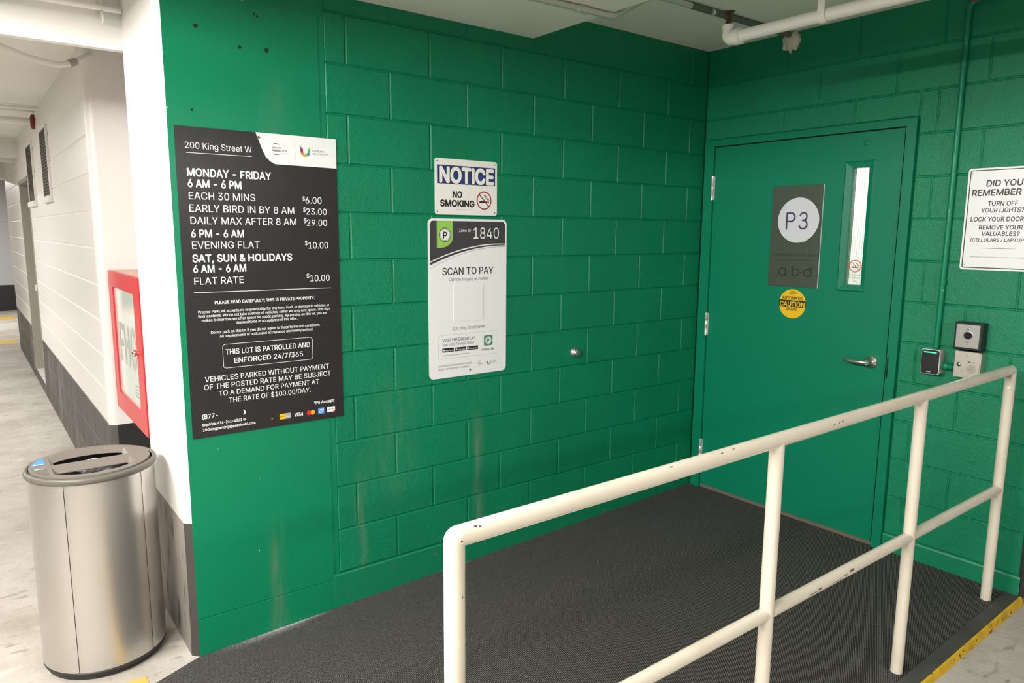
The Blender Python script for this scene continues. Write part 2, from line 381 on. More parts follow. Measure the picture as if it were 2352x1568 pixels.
def rrect(u0, v0, u1, v1, r, n=6):
    pts = []
    for (cx, cy, a0) in ((u1-r, v0+r, -PI/2), (u1-r, v1-r, 0), (u0+r, v1-r, PI/2), (u0+r, v0+r, PI)):
        for i in range(n+1):
            a = a0+PI/2*i/n; pts.append((cx+r*math.cos(a), cy+r*math.sin(a)))
    return pts
def circ(c, r, n=32, a0=0.0, a1=2*PI): return [(c[0]+r*math.cos(a0+(a1-a0)*i/n), c[1]+r*math.sin(a0+(a1-a0)*i/n)) for i in range(n)]
def arc(c, r, a0, a1, n=14): return [(c[0]+r*math.cos(a0+(a1-a0)*i/n), c[1]+r*math.sin(a0+(a1-a0)*i/n)) for i in range(n+1)]
def bbox(p):
    us = [q[0] for q in p]; vs = [q[1] for q in p]; return min(us), min(vs), max(us), max(vs)
def FA(u, v, d): return (u, -d, v)          # plane of the long green wall, d towards the room
def FB(u, v, d): return (-d, -u, v)         # plane of the door wall
FONT = None
try:
    FONT = bpy.data.fonts.load(os.path.join(bpy.utils.system_resource('DATAFILES'), 'fonts', 'Inter.woff2'))
except Exception: FONT = None
_G = {}
def sample(sp, res=4):
    pts = []; P = sp.bezier_points; n = len(P)
    for i in range(n):
        p, q = P[i], P[(i+1) % n]; a, b, c, d = p.co, p.handle_right, q.handle_left, q.co
        straight = abs((b-a).cross(d-a).z) < 1e-7 and abs((c-a).cross(d-a).z) < 1e-7
        for k in range(1 if straight else res):
            t = k/res; w = (1-t)**3*a+3*t*(1-t)**2*b+3*t*t*(1-t)*c+t**3*d; pts.append((w.x, w.y))
    return pts
def winding(p, loops):
    w = 0
    for l in loops:
        xa, ya = l[-1]
        for (xb, yb) in l:
            if (ya > p[1]) != (yb > p[1]) and p[0] < (xb-xa)*(p[1]-ya)/(yb-ya)+xa: w += 1 if yb > ya else -1
            xa, ya = xb, yb
    return w
def raw_glyphs(body, bold):
    """flat filled outlines of a line of lettering (non-zero winding, so overlapping contours stay solid)"""
    c = bpy.data.curves.new('lettering', 'FONT'); c.body = body
    if FONT: c.font = FONT; c.body = body.replace('I', '\u0399')     # same letter form, without the slab serifs of this font's I
    o = bpy.data.objects.new('lettering', c); COL.objects.link(o)
    dg = bpy.context.evaluated_depsgraph_get()
    cu = o.evaluated_get(dg).to_curve(dg, apply_modifiers=False)
    loops = [l for l in (sample(sp) for sp in cu.splines if sp.type == 'BEZIER') if len(l) > 2 and abs(area(l)) > 1e-7]
    bpy.data.objects.remove(o); bpy.data.curves.remove(c)
    loops.sort(key=lambda l: min(p[0] for p in l)); groups = []; right = -1e9
    for l in loops:
        if min(p[0] for p in l) > right-1e-4: groups.append([])
        groups[-1].append(l); right = max(right, max(p[0] for p in l))
    dirs = [(0, 0)] if bold <= 0.003 else [(-1, 0), (1, 0)] if bold <= 0.015 else [(-1, 0), (1, 0), (0, 1), (0, -1)] if bold <= 0.033 else [(math.cos(PI*k/5), math.sin(PI*k/5)) for k in range(10)]
    vs, fs = [], []
    for g_ in groups:
        x0 = min(p[0] for l in g_ for p in l); key = (bold, tuple((round(x-x0, 4), round(y, 4)) for l in g_ for x, y in l))
        if key not in _SHAPES:      # heavier weights are the union of the outline shifted a hair to each side
            ls = [[(x-x0+bold*dx, y+bold*dy) for x, y in l] for dx, dy in dirs for l in g_]
            pv, pe = [], []
            for l in ls:
                b0 = len(pv); pv += [Vector(p) for p in l]; pe += [(b0+i, b0+(i+1) % len(l)) for i in range(len(l))]
            cv, ce_, cf = delaunay_2d_cdt(pv, pe, [], 0, 1e-6)[:3]; keep = []
            for f in cf:
                ce = (sum(cv[i].x for i in f)/len(f), sum(cv[i].y for i in f)/len(f))
                if winding(ce, ls) == 0: continue
                q = list(f); keep.append(q[::-1] if area([(cv[i].x, cv[i].y) for i in q]) < 0 else q)
            _SHAPES[key] = ([(v.x, v.y) for v in cv], keep)
        pv, keep = _SHAPES[key]; b0 = len(vs)
        vs += [(x+x0, y, 0.0) for x, y in pv]; fs += [tuple(i+b0 for i in q) for q in keep]
    return vs, fs
_SHAPES = {}
def glyphs(body, bold):
    k = (body, bold)
    if k not in _G:
        if ('cap', bold) not in _G: _G[('cap', bold)] = max(p[1] for p in raw_glyphs('H', 0)[0])
        vs, fs = raw_glyphs(body, bold)
        _G[k] = (vs, fs, _G[('cap', bold)])
    return _G[k]

# ---------------------------------------------------------------- block walls with tooled joints
U8 = 0.2032
def block_face(mb, F, u0, v0, u1, v1, mi=0, w1=0.0022, w2=0.0065, dep=0.0055):
    if u1-u0 < 0.012 or v1-v0 < 0.012: return
    def q(w, d): return [F(a, b, d) for a, b in ((u0+w, v0+w), (u1-w, v0+w), (u1-w, v1-w), (u0+w, v1-w))]
    k = min(1.0, (u1-u0)/0.03, (v1-v0)/0.03)
    L = [q(0, -dep), q(w1*k, -dep*0.92), q(w2*k, 0.0)]
    vs = L[0]+L[1]+L[2]; fs = [(8, 9, 10, 11)]
    for r in range(2):
        for i in range(4):
            j = (i+1) % 4; fs.append((r*4+i, r*4+j, (r+1)*4+j, (r+1)*4+i))
    mb.add(vs, fs, mi)
def block_wall(mb, F, u0, u1, rows, joints, hole=None, mi=lambda v: 0, **kw):
    """rows = list of (v0, v1, parity); joints(parity) -> sorted joint positions"""
    for (v0, v1, par) in rows:
        js = [j for j in joints(par) if u0+0.02 < j < u1-0.02]; e = [u0]+js+[u1]
        for a, b in zip(e[:-1], e[1:]):
            if hole:
                h0, g0, h1, g1 = hole
                if b <= h0+1e-4 or a >= h1-1e-4 or v0 >= g1-1e-4 or v1 <= g0+1e-4: block_face(mb, F, a, v0, b, v1, mi((v0+v1)/2), **kw)
                else:
                    if a < h0: block_face(mb, F, a, v0, h0, v1, mi((v0+v1)/2), **kw)
                    if b > h1: block_face(mb, F, h1, v0, b, v1, mi((v0+v1)/2), **kw)
                    if v1 > g1: block_face(mb, F, max(a, h0), g1, min(b, h1), v1, mi((v0+v1)/2), **kw)
                    if v0 < g0: block_face(mb, F, max(a, h0), v0, min(b, h1), g0, mi((v0+v1)/2), **kw)
            else: block_face(mb, F, a, v0, b, v1, mi((v0+v1)/2), **kw)
def ramp_z(x): return -0.178+0.0275*(max(x, -3.1)+3.1)
def floor_z(x): return -0.182 if x < -3.1 else -0.182+0.0185*(x+3.1)

# ================================================================ THE SETTING
# floor: one concrete slab, rising slightly towards the door wall
mb = MB()
xs = [-12, -3.1, 0.0, 5.0]
for a, b in zip(xs[:-1], xs[1:]):
    za, zb = floor_z(a), floor_z(min(b, 1.5))
    mb.add([(a,-10,za),(b,-10,zb),(b,18,zb),(a,18,za),(a,-10,-0.5),(b,-10,-0.5),(b,18,-0.5),(a,18,-0.5)],
           [(0,1,2,3),(7,6,5,4),(0,4,5,1),(2,6,7,3)]+([(3,7,4,0)] if a == -12 else [])+([(1,5,6,2)] if b == 5.0 else []))
tag(mb.build('floor', m_floor), kind='structure')

# long green block wall (y = 0) with smooth concrete curb below
mb = MB()
rows = [(2.4384, 2.64, 0)]+[(2.4384-U8*(k+1), 2.4384-U8*k, k % 2) for k in range(12)]
def jA(par): return [(m-10.755)*U8 for m in range(-6, 12) if (m % 2 == 0) == (par == 1)]
rows[0] = (2.4384, 2.66, 1)
block_wall(mb, FA, -2.485, 0.0, rows, jA, dep=0.0055)
mb.box((-2.505, 0.0055, -0.3), (0.2, 0.2, 2.66))
tag(mb.build('wall_left', m_block), kind='structure')
mb = MB()
mb.prism(lambda u, v, d: (d, u, v), [(0.0, -0.3), (0.0, -0.004), (-0.004, -0.010), (-0.006, -0.3)], -2.51, 0.0)
cb = mb.build('baseboard_left', m_gcurb); tag(cb, kind='structure')

# concrete column: green front, white side with chamfer, worn base
mb = MB()
CX, CY = -3.125, 0.59
foot = [(-3.10, 0.0), (-2.51, 0.0), (-2.51, CY), (CX, CY), (CX, 0.026)]
def colseg(z0, z1, mis):
    n = len(foot); vs = [(x, y, z0) for x, y in foot]+[(x, y, z1) for x, y in foot]
    for i in range(n):
        j = (i+1) % n
        if mis[i] == 5:      # shallow tooled groove where the curb line crosses the column
            for (ya, zaa, yb, zbb) in ((0.0, -0.3, 0.0, -0.0275), (0.0, -0.0275, 0.004, -0.0245), (0.004, -0.0245, 0.0, -0.022)):
                mb.add([(-3.10, ya, zaa), (-2.51, ya, zaa), (-2.51, yb, zbb), (-3.10, yb, zbb)], [(0, 1, 2, 3)], 0)
        else: mb.add([vs[i], vs[j], vs[n+j], vs[n+i]], [(0, 1, 2, 3)], mis[i])
    return vs
colseg(-0.022, 0.39, (0, 2, 2, 2, 4)); colseg(-0.3, -0.022, (5, 2, 2, 2, 4)); colseg(0.39, 2.60, (0, 1, 1, 1, 1))
mb.add([(x, y, 2.60) for x, y in foot], [tuple(range(5))], 1)
col = mb.build('wall_column', [m_green, m_white, m_wornl, m_gcurb, mat('dark_chamfer_paint', (0.045, 0.041, 0.037), 0.5)]); tag(col, kind='structure')
for (u, v), r in zip([(-2.9814, 2.2919), (-2.8253, 2.2409), (-2.7218, 2.2438), (-2.7648, 2.3715), (-2.7535, 2.3640), (-3.0104, 1.9901)], (0.008, 0.007, 0.009, 0.005, 0.005, 0.005)):
    MB().poly(FA, circ((u, v), r, 12), 0.0006).build('anchor_hole', m_anchor, col)
# chipped mortar bead in the corner between the column and the block wall
MB().box((-2.512, 0.002, -0.01), (-2.484, 0.05, 2.60)).build('mortar_strip', m_green, cb)

# door wall (x = 0)
def jB(par): return [-(-(n+0.648)*U8) for n in range(-1, 12) if (n % 2 == 1) == (par == 0)]
mb = MB()
rowsB = [(2.4384, 2.66, 1)]+[(2.4384-U8*(k+1), 2.4384-U8*k, k % 2) for k in range(12)]
DL, DR, DT = 0.020, 1.268, 2.114          # door frame outline
block_wall(mb, FB, 0.0, 1.885, rowsB, jB, hole=(DL, -0.3, DR, DT), dep=0.0055)
mb.box((0.0055, 0.0, -0.3), (0.2, -DL, 2.66)); mb.box((0.0055, -DR, -0.3), (0.2, -1.885, 2.66)); mb.box((0.0055, -DL, DT), (0.2, -DR, 2.66))
tag(mb.build('wall_right', m_block), kind='structure')
mb = MB(); mb.prism(lambda u, v, d: (u, -d, v), [(0.0, -0.3), (0.0, -0.004), (-0.003, -0.012), (-0.005, -0.3)], DR, 1.893)
tag(mb.build('baseboard_right', m_gcurb), kind='structure')
# end of the door wall: white above, black base
mb = MB(); mb.box((0.004, -1.885, 0.40), (0.35, -1.895, 2.66), 0); mb.box((0.004, -1.885, -0.3), (0.35, -1.896, 0.40), 1)
tag(mb.build('wall_end', [m_white, m_bbase]), kind='structure')

# ceiling: lower slab over the ramp approach, higher over the door alcove and over the aisle
mb = MB()
mb.box((-1.38, 0.0, 2.645), (0.35, -6.0, 2.75))
mb.box((-3.125, 0.0, 2.503), (-1.38, -1.6, 2.78)); mb.box((-3.125, -1.6, 2.503), (-1.38, -6.0, 2.78))
mb.box((-12, 0.585, 2.503), (-3.125, -10.0, 2.78))
mb.box((-12, 18, 2.53), (-3.14, 0.63, 2.7))
tag(mb.build('ceiling', m_ceil), kind='structure')
# ceiling seam in the alcove
mb = MB(); mb.box((-1.38, -0.185, 2.6435), (0.0, -0.192, 2.646)); tag(mb.build('trim_6', m_white), kind='structure')
# white beams across the passage
mb = MB(); mb.box((-9.0, 0.585, 2.290), (-3.10, 0.63, 2.56)); tag(mb.build('trim_1', m_white), kind='structure')
mb = MB(); mb.box((-9.0, 6.8, 2.33), (-3.14, 7.1, 2.56)); tag(mb.build('trim_2', m_white), kind='structure')
mb = MB(); mb.box((-9.0, 9.7, 2.25), (-2.4, 10.1, 2.56)); tag(mb.build('trim_3', m_white), kind='structure')

mb = MB(); mb.box((-4.25, 0.585, 2.40), (-3.95, -10.0, 2.52)); tag(mb.build('shade_beam_aisle', m_ceil), kind='structure')  # unseen beam, added to keep the aisle lamp off the upper walls
mb = MB(); mb.box((-3.95, -3.55, 2.28), (0.35, -3.85, 2.66)); tag(mb.build('shade_beam_back', m_ceil), kind='structure')  # unseen beam, added so the back lamp leaves the upper corner dark
# white block wall along the passage (x = -3.14) with a bullnose corner at y = 1.66
GX = -3.14
def FG(u, v, d): return (GX-d, -u, v)     # u = -y
mb = MB()
z0 = 0.43
rowsG = [(z0+U8*(k), z0+U8*(k+1), (k % 2) if k < 0 else 2) for k in range(-3, 11)]
def jG(par): return [] if par == 2 else [-(1.66+0.4064*i+(0.2032 if par else 0)) for i in range(21, -1, -1)]
block_wall(mb, FG, -9.72, -1.70, rowsG, jG, hole=(-7.0, -0.06, -5.75, 2.07), mi=lambda v: 1 if v < 0.43 else 0, w1=0.0025, w2=0.007, dep=0.004)
for (ya, yb, za, zb) in ((1.70, 5.75, -0.3, 2.66), (7.0, 9.72, -0.3, 2.66), (5.75, 7.0, 2.07, 2.66), (5.75, 7.0, -0.3, -0.06)):
    mb.box((GX+0.004, ya, za), (GX+0.2, yb, zb), 0)
# bullnose and return face beside the hose cabinet
bn = [(GX, 1.70)]+[(GX+0.04-0.04*math.cos(a), 1.70-0.04*math.sin(a)) for a in [PI/2*i/8 for i in range(1, 9)]]
for (za, zb, mi_) in ((0.43, 2.66, 0), (-0.3, 0.43, 1)):
    n = len(bn); mb.add([(x, y, za) for x, y in bn]+[(x, y, zb) for x, y in bn], [(i, i+1, n+i+1, n+i) for i in range(n-1)], mi_, True)
mb.box((GX+0.04, 1.66, 0.43), (-2.5, 1.86, 2.66), 0); mb.box((GX+0.04, 1.66, -0.3), (-2.5, 1.86, 0.43), 2)
gw = mb.build('wall_passage', [m_wblock, m_worn, m_bbase]); tag(gw, kind='structure')
# recess back wall behind the hose cabinet
mb = MB(); mb.box((-2.72, CY, -0.3), (-2.5, 1.66, 2.66)); tag(mb.build('wall_recess', m_white), kind='structure')
# door in the passage wall
mb = MB(); mb.box((GX+0.09, 5.80, -0.06), (GX+0.13, 6.95, 2.03))
d2 = mb.build('door_2', m_jambd); tag(d2, kind='structure')
mb = MB(); mb.box((GX-0.004, 5.75, -0.06), (GX+0.14, 5.80, 2.07)); mb.box((GX-0.004, 6.95, -0.06), (GX+0.14, 7.0, 2.07)); mb.box((GX-0.004, 5.75, 2.03), (GX+0.14, 7.0, 2.07))
mb.build('door_frame', m_jamb, d2)
mb = MB(); mb.box((GX-0.02, 5.76, 0.93), (GX+0.06, 5.80, 0.99)); mb.build('strike_plate', m_hinge, d2)
# far end wall with black base band
mb = MB(); mb.box((-12, 15.7, 0.37), (0, 15.9, 2.7), 0); mb.box((-12, 15.69, -0.3), (0, 15.9, 0.37), 1)
tag(mb.build('wall_far', [m_far, m_bbase]), kind='structure')

# ---------------------------------------------------------------- main door
mb = MB(); fx = -0.018
mb.box((fx, -DL, -0.10), (0.12, -0.086, DT-0.004)); mb.box((fx, -1.219, -0.10), (0.12, -DR+0.001, DT-0.004)); mb.box((fx, -0.086, 2.074), (0.12, -1.219, DT-0.004))
mb.box((0.06, -0.086, -0.09), (0.12, -0.10, 2.074)); mb.box((0.06, -1.205, -0.09), (0.12, -1.219, 2.074)); mb.box((0.06, -0.086, 2.06), (0.12, -1.219, 2.074))
# leaf built around the narrow vision window
WY0, WY1, WZ0, WZ1 = 0.958, 1.047, 1.286, 1.892
lx0, lx1, L0, L1, LB, LT = -0.006, 0.040, 0.089, 1.2095, -0.070, 2.068
leaf = MB()
leaf.box((lx0, -L0, LB), (lx1, -WY0, LT)); leaf.box((lx0, -WY1, LB), (lx1, -L1, LT))
leaf.box((lx0, -WY0, LB), (lx1, -WY1, WZ0)); leaf.box((lx0, -WY0, WZ1), (lx1, -WY1, LT))
door = leaf.build('door_1', m_door); tag(door, kind='structure')
mb.build('door_frame', m_door, door)
mb = MB(); o_ = [(0.918, 1.250), (1.078, 1.250), (1.078, 1.926), (0.918, 1.926)]; i_ = [(WY0, WZ0), (WY1, WZ0), (WY1, WZ1), (WY0, WZ1)]
n_ = [(0.926, 1.258), (1.070, 1.258), (1.070, 1.918), (0.926, 1.918)]
for A_, B_, da, db in ((o_, n_, 0.006, 0.013), (n_, i_, 0.013, 0.0065)):
    for k in range(4):
        j = (k+1) % 4
        mb.add([FB(*A_[k], da), FB(*A_[j], da), FB(*B_[j], db), FB(*B_[k], db)], [(0, 1, 2, 3)])
mb.build('window_frame', m_door, door)
pane = MB().box((0.004, -WY0, WZ0), (0.008, -WY1, WZ1)).build('window_pane', m_glass, door)
mb = MB()
g = 0.0127
for k in range(1, 8):
    y = WY0+g*k-0.003
    if y < WY1: mb.box((0.0088, -y, WZ0), (0.0094, -y-0.0010, WZ1))
k = 0
while WZ0+g*k < WZ1:
    mb.box((0.0088, -WY0, WZ0+g*k), (0.0094, -WY1, WZ0+g*k+0.0010)); k += 1
mb.build('wire_mesh', m_line, door)
for zc in (1.825, 0.983, 0.16):
    mb = MB(); mb.lathe([(0.0085, -0.072), (0.0085, -0.0245), (0.0078, -0.024), (0.0085, -0.0235), (0.0085, 0.0235), (0.0078, 0.024), (0.0085, 0.0245), (0.0085, 0.072)], (-0.020, -0.0875, zc), n=14)
    mb.box((-0.012, -0.078, zc-0.07), (-0.008, -0.098, zc+0.07))
    mb.build('hinge', m_hinge, door)
mb = MB(); hy, hz = -1.137, 0.893
mb.lathe([(0.034, 0.0), (0.034, 0.008), (0.030, 0.013), (0.016, 0.015), (0.014, 0.052), (0.0135, 0.060)], (lx0, hy, hz), ax=(-1, 0, 0), n=28)
lev = [(lx0-0.048, hy, hz), (lx0-0.058, hy+0.012, hz), (lx0-0.060, hy+0.03, hz), (lx0-0.061, hy+0.07, hz-0.001), (lx0-0.056, hy+0.105, hz+0.001), (lx0-0.044, hy+0.128, hz+0.004)]
mb.tube(lev, [0.012, 0.012, 0.0115, 0.011, 0.0105, 0.009], 14)
mb.build('lever_handle', m_steel, door)
mb = MB(); mb.lathe([(0.013, 0.0), (0.012, 0.003), (0.007, 0.004)], (lx0, -1.02, 2.012), ax=(-1, 0, 0), n=18); mb.build('hole_plug', m_door, door)
mb = MB(); mb.box((0.002, -0.086, -0.10), (0.055, -1.219, -0.073)); mb.build('threshold', m_jambd, door)
mb = MB(); mb.box((0.004, -1.2097, -0.07), (0.03, -1.2188, 2.0735)); mb.box((0.004, -0.0868, 2.0682), (0.03, -1.2096, 2.0738)); mb.box((0.006, -0.0868, -0.07), (0.03, -0.0888, 2.068)); mb.build('door_gap_shade', m_hole, door)  # black strips that stand in for the shade inside the door gaps
mb = MB(); mb.box((fx-0.001, -1.222, 0.82), (fx+0.002, -1.229, 0.93)); mb.build('strike_edge', m_hole, door)

# lit vestibule seen through the wired glass
mb = MB()
for a, b in (((1.5, 0.0, -0.12), (1.55, -1.8, 2.6)), ((0.2, 0.0, -0.12), (1.55, 0.05, 2.6)), ((0.2, -1.8, -0.12), (1.55, -1.85, 2.6)), ((0.2, 0.05, 2.6), (1.55, -1.85, 2.64)), ((0.2, 0.05, -0.16), (1.55, -1.85, -0.12))):
    mb.box(a, b)
tag(mb.build('wall_vestibule', m_white), kind='structure')

# ================================================================ RAMP, CARPET, EDGING
RY = -1.838
mb = MB()
vs = [(-3.29, 0.0), (0.0, 0.0), (0.0, -1.905), (-3.29, -1.905)]
def wedge(mb, poly, dz0, dz1, mi=0):
    n = len(poly); top = [(x, y, ramp_z(x)+dz1) for x, y in poly]; bot = [(x, y, dz0 if dz0 < -0.2 else ramp_z(x)+dz0) for x, y in poly]
    mb.add(top+bot, [tuple(range(n)), tuple(range(2*n-1, n-1, -1))]+[(i, n+i, n+(i+1) % n, (i+1) % n) for i in range(n)], mi)
def ccw(p): return p if area(p) > 0 else p[::-1]
ramp = thing('ramp', 'low concrete entrance ramp with yellow painted edge leading to the green door', 'ramp', (-1.5, -0.95, -0.25))
wedge(mb, ccw([(-3.1, -0.002), (-0.002, -0.002), (-0.002, -1.902), (-3.1, -1.902)]), -0.25, -0.006)
mb.build('ramp_body', m_floor_d, ramp)
mb = MB()
def yz(x): return ramp_z(x)
for i in range(62):
    xa, xb = -3.1+i*0.05, -3.1+(i+1)*0.05
    for (x0_, x1_) in ((xa, xb),):
        ja, jb = 0.0015*math.sin(i*2.3), 0.0015*math.sin((i+1)*2.3)
        A4 = [(x0_, -1.899, yz(x0_)+0.001), (x1_, -1.899, yz(x1_)+0.001), (x1_, -1.906+jb, yz(x1_)-0.002), (x0_, -1.906+ja, yz(x0_)-0.002)]
        B4 = [(x0_, -1.917+ja, max(floor_z(x0_)-0.004, yz(x0_)-0.04)), (x1_, -1.917+jb, max(floor_z(x1_)-0.004, yz(x1_)-0.04))]
        mb.add([A4[3], A4[2], A4[1], A4[0]], [(0, 1, 2, 3)]); mb.add([A4[3], A4[2], B4[1], B4[0]], [(3, 2, 1, 0)])
mb.build('yellow_edge', m_yedge, ramp)
mb = MB(); wedge(mb, ccw([(-3.1, -1.842), (-0.004, -1.842), (-0.004, -1.898), (-3.1, -1.898)]), -0.005, 0.001)
mb.solo('rubber_edge_strip', m_rubber, 'smooth dark grey rubber edging strip between the ribbed carpet and the yellow edge', 'edging')
mb = MB(); wedge(mb, ccw([(-3.1, -0.004), (-0.004, -0.004), (-0.004, -1.840), (-3.1, -1.840)]), -0.005, 0.0)
wedge(mb, ccw([(-3.29, -0.09), (-3.1, -0.004), (-3.1, -1.840), (-3.29, -1.84)]), -0.003, 0.0)
mb.solo('carpet', m_carpet, 'dark grey ribbed entrance carpet covering the ramp in front of the green door', 'carpet')
mb = MB(); mb.box((-3.375, -0.015, -0.1815), (-3.305, -1.9, -0.1795)); tag(mb.build('trim_7', m_yline), kind='structure')
mb = MB()
for (ya, yb) in ((10.25, 10.85), (13.9, 14.6)): mb.box((-12, ya, -0.182), (-2.9 if ya > 11 else -3.14, yb, -0.1795))
tag(mb.build('trim_8', m_yline), kind='structure')

# ================================================================ HANDRAIL
PYR = -1.81
rail = thing('handrail', 'cream painted steel pipe handrail with mid rail along the edge of the carpeted ramp', 'handrail', (-1.5, PYR, -0.15))
PXS = [-3.026, -1.924, -1.004, -0.146]
def topz(x): return 0.958+0.0045*(x+3.026)
mb = MB(); r_ = 0.0215
def bend(p0, c, p1, rad, n=6):
    a = (Vector(p0)-Vector(c)).normalized(); b = (Vector(p1)-Vector(c)).normalized()
    out = []
    s_ = Vector(c)+a*rad; e_ = Vector(c)+b*rad
    for i in range(n+1):
        t = i/n; out.append(tuple((1-t)**2*s_+2*t*(1-t)*Vector(c)+t*t*e_))
    return out
A_ = (PXS[0], PYR, topz(PXS[0])); B_ = (PXS[-1], PYR, topz(PXS[-1])); A0 = (PXS[0], PYR, 0.88); B0 = (PXS[-1], PYR, 0.88)
mb.tube([A0]+bend(A0, A_, B_, 0.010, 4)+bend(A_, B_, B0, 0.010, 4)+[B0], r_, 24)
mb.build('top_rail', m_cream, rail)
for i, x in enumerate(PXS):
    zt = 0.88 if i in (0, 3) else topz(x)
    zb = ramp_z(x)
    mb = MB(); mb.tube([(x, PYR, zb+0.001), (x, PYR, zt)], r_, 24)
    mb.build('post', m_cream, rail)
for a, b in zip(PXS[:-1], PXS[1:]):
    mb = MB(); mb.tube([(a, PYR, 0.430), (b, PYR, 0.430)], 0.0195, 24); mb.build('mid_rail', m_cream, rail)
# paint chips, each a small irregular flake hugging the pipe
def flake(x, ang, w, h, rr, zc, m, along='x'):
    mb = MB(); n = 7
    pts = []
    for k in range(n):
        a = 2*PI*k/n; q = 0.6+0.4*random.random(); pts.append((w*q*math.cos(a)/2, h*q*math.sin(a)/2))
    vs = []
    for (s_, t_) in pts:
        th = ang+t_/rr
        if along == 'x': vs.append((x+s_, PYR-rr*1.012*math.cos(th), zc+rr*1.012*math.sin(th)))
        else: vs.append((x+rr*1.012*math.sin(th), PYR-rr*1.012*math.cos(th), zc+s_))
    mb.add(vs, [tuple(range(n))]); return mb.build('paint_chip', m, rail)
flake(-3.022, 0.1, 0.007, 0.006, r_, topz(-3.03)-0.004, m_rust)
flake(-2.985, 0.9, 0.012, 0.006, r_, topz(-2.98), m_chip); flake(-2.975, 0.75, 0.007, 0.005, r_, topz(-2.97), m_chip)
for (x, a, w, h) in ((-1.46, 0.35, 0.05, 0.010), (-1.50, 0.1, 0.03, 0.006), (-1.66, 0.15, 0.03, 0.008), (-1.70, 0.0, 0.06, 0.004), (-1.55, -0.1, 0.09, 0.003)):
    flake(x, a, w, h, 0.0195, 0.430, m_chip)
for (x, a) in ((-1.62, 0.3), (-1.60, 0.35), (-1.65, 0.2), (-2.15, 1.0), (-2.2, 0.9), (-2.4, 1.05)):
    flake(x, a, 0.016, 0.004, r_, topz(x), m_chip)
flake(-1.004, 0.15, 0.008, 0.005, r_, 0.68, m_chip, 'z'); flake(-1.004, 0.2, 0.006, 0.004, r_, -0.02, m_chip, 'z')
flake(-3.026, 0.25, 0.007, 0.003, r_, 0.84, m_chip, 'z')

# ================================================================ RATE BOARD (black)
SF = 0.0042
def rounded_sign(mb, F, b, r, d0, d1, mi=0): mb.prism(F, rrect(*b, r), d0, d1, mi)
sg = thing('rate_sign', 'tall black parking rate board with white prices beside the white column edge', 'sign', (-2.765, -0.002, 0.735))
MB().prism(FA, [(-3.078, 0.735), (-2.446, 0.735), (-2.446, 1.929), (-3.078, 1.929)], 0.0008, 0.004).build('panel', m_black, sg)
hp = [(-2.7808, 1.9294), (-2.4552, 1.9269), (-2.4546, 1.8085), (-2.7066, 1.8109), (-2.7267, 1.8202), (-2.7424, 1.8360), (-2.7523, 1.8541)]
hp[0] = (hp[0][0], 1.929); hp[1] = (-2.446, 1.929); hp[2] = (-2.446, hp[2][1])
MB().poly(FA, hp, SF).build('header_field', m_signw, sg)
mb = MB(); SF2 = 0.0044
mb.text(FA, '200 King Street W', (-3.0441, -2.7983, 1.8496, 0.0228), SF2)
mb.mark().stroke(FA, [(-3.0419, 1.8336), (-2.7987, 1.8343)], 0.0018, SF2)
mb.text(FA, 'MONDAY - FRIDAY', (-3.0423, -2.7254, 1.7484, 0.0282), SF2, 0.022)
mb.text(FA, '6 AM - 6 PM', (-3.0419, -2.8443, 1.7078, 0.0283), SF2, 0.022)
for body, fr in (('EACH 30 MINS', (-3.0407, -2.7930, 1.6620, 0.0276)), ('EARLY BIRD IN BY 8 AM', (-3.0413, -2.6364, 1.6157, 0.0274)), ('DAILY MAX AFTER 8 AM', (-3.0401, -2.6291, 1.5697, 0.0271)),
                 ('6.00', (-2.5869, -2.5168, 1.6595, 0.0269)), ('23.00', (-2.5853, -2.4958, 1.6144, 0.0252)), ('29.00', (-2.5846, -2.4959, 1.5682, 0.0262)),
                 ('EVENING FLAT', (-3.0395, -2.7835, 1.4769, 0.0273)), ('10.00', (-2.5806, -2.4941, 1.4739, 0.0274)), ('FLAT RATE', (-3.0393, -2.8529, 1.3399, 0.0269)), ('10.00', (-2.5780, -2.4918, 1.3365, 0.0273)),
                 ('$', (-2.5990, -2.5883, 1.6704, 0.0176)), ('$', (-2.5983, -2.5868, 1.6255, 0.0177)), ('$', (-2.5972, -2.5856, 1.5808, 0.0177)), ('$', (-2.5960, -2.5844, 1.4884, 0.0179)), ('$', (-2.5936, -2.5818, 1.3520, 0.0177))):
    mb.text(FA, body, fr, SF2, 0.004)
mb.text(FA, '6 PM - 6 AM', (-3.0410, -2.8433, 1.5205, 0.0276), SF2, 0.022)
mb.text(FA, 'SAT, SUN & HOLIDAYS', (-3.0411, -2.6521, 1.4264, 0.0279), SF2, 0.022)
mb.text(FA, '6 AM - 6 AM', (-3.0403, -2.8413, 1.3860, 0.0284), SF2, 0.022)
mb.mark().stroke(FA, [(-3.0427, 1.3098), (-2.4876, 1.3064)], 0.0022, SF2)
mb.build_lines('rate_lettering', m_txtw, sg)
mb = MB()
mb.text(FA, 'PLEASE READ CAREFULLY; THIS IS PRIVATE PROPERTY.', (-2.9684, -2.5611, 1.2618, 0.0120), SF2, 0.02)
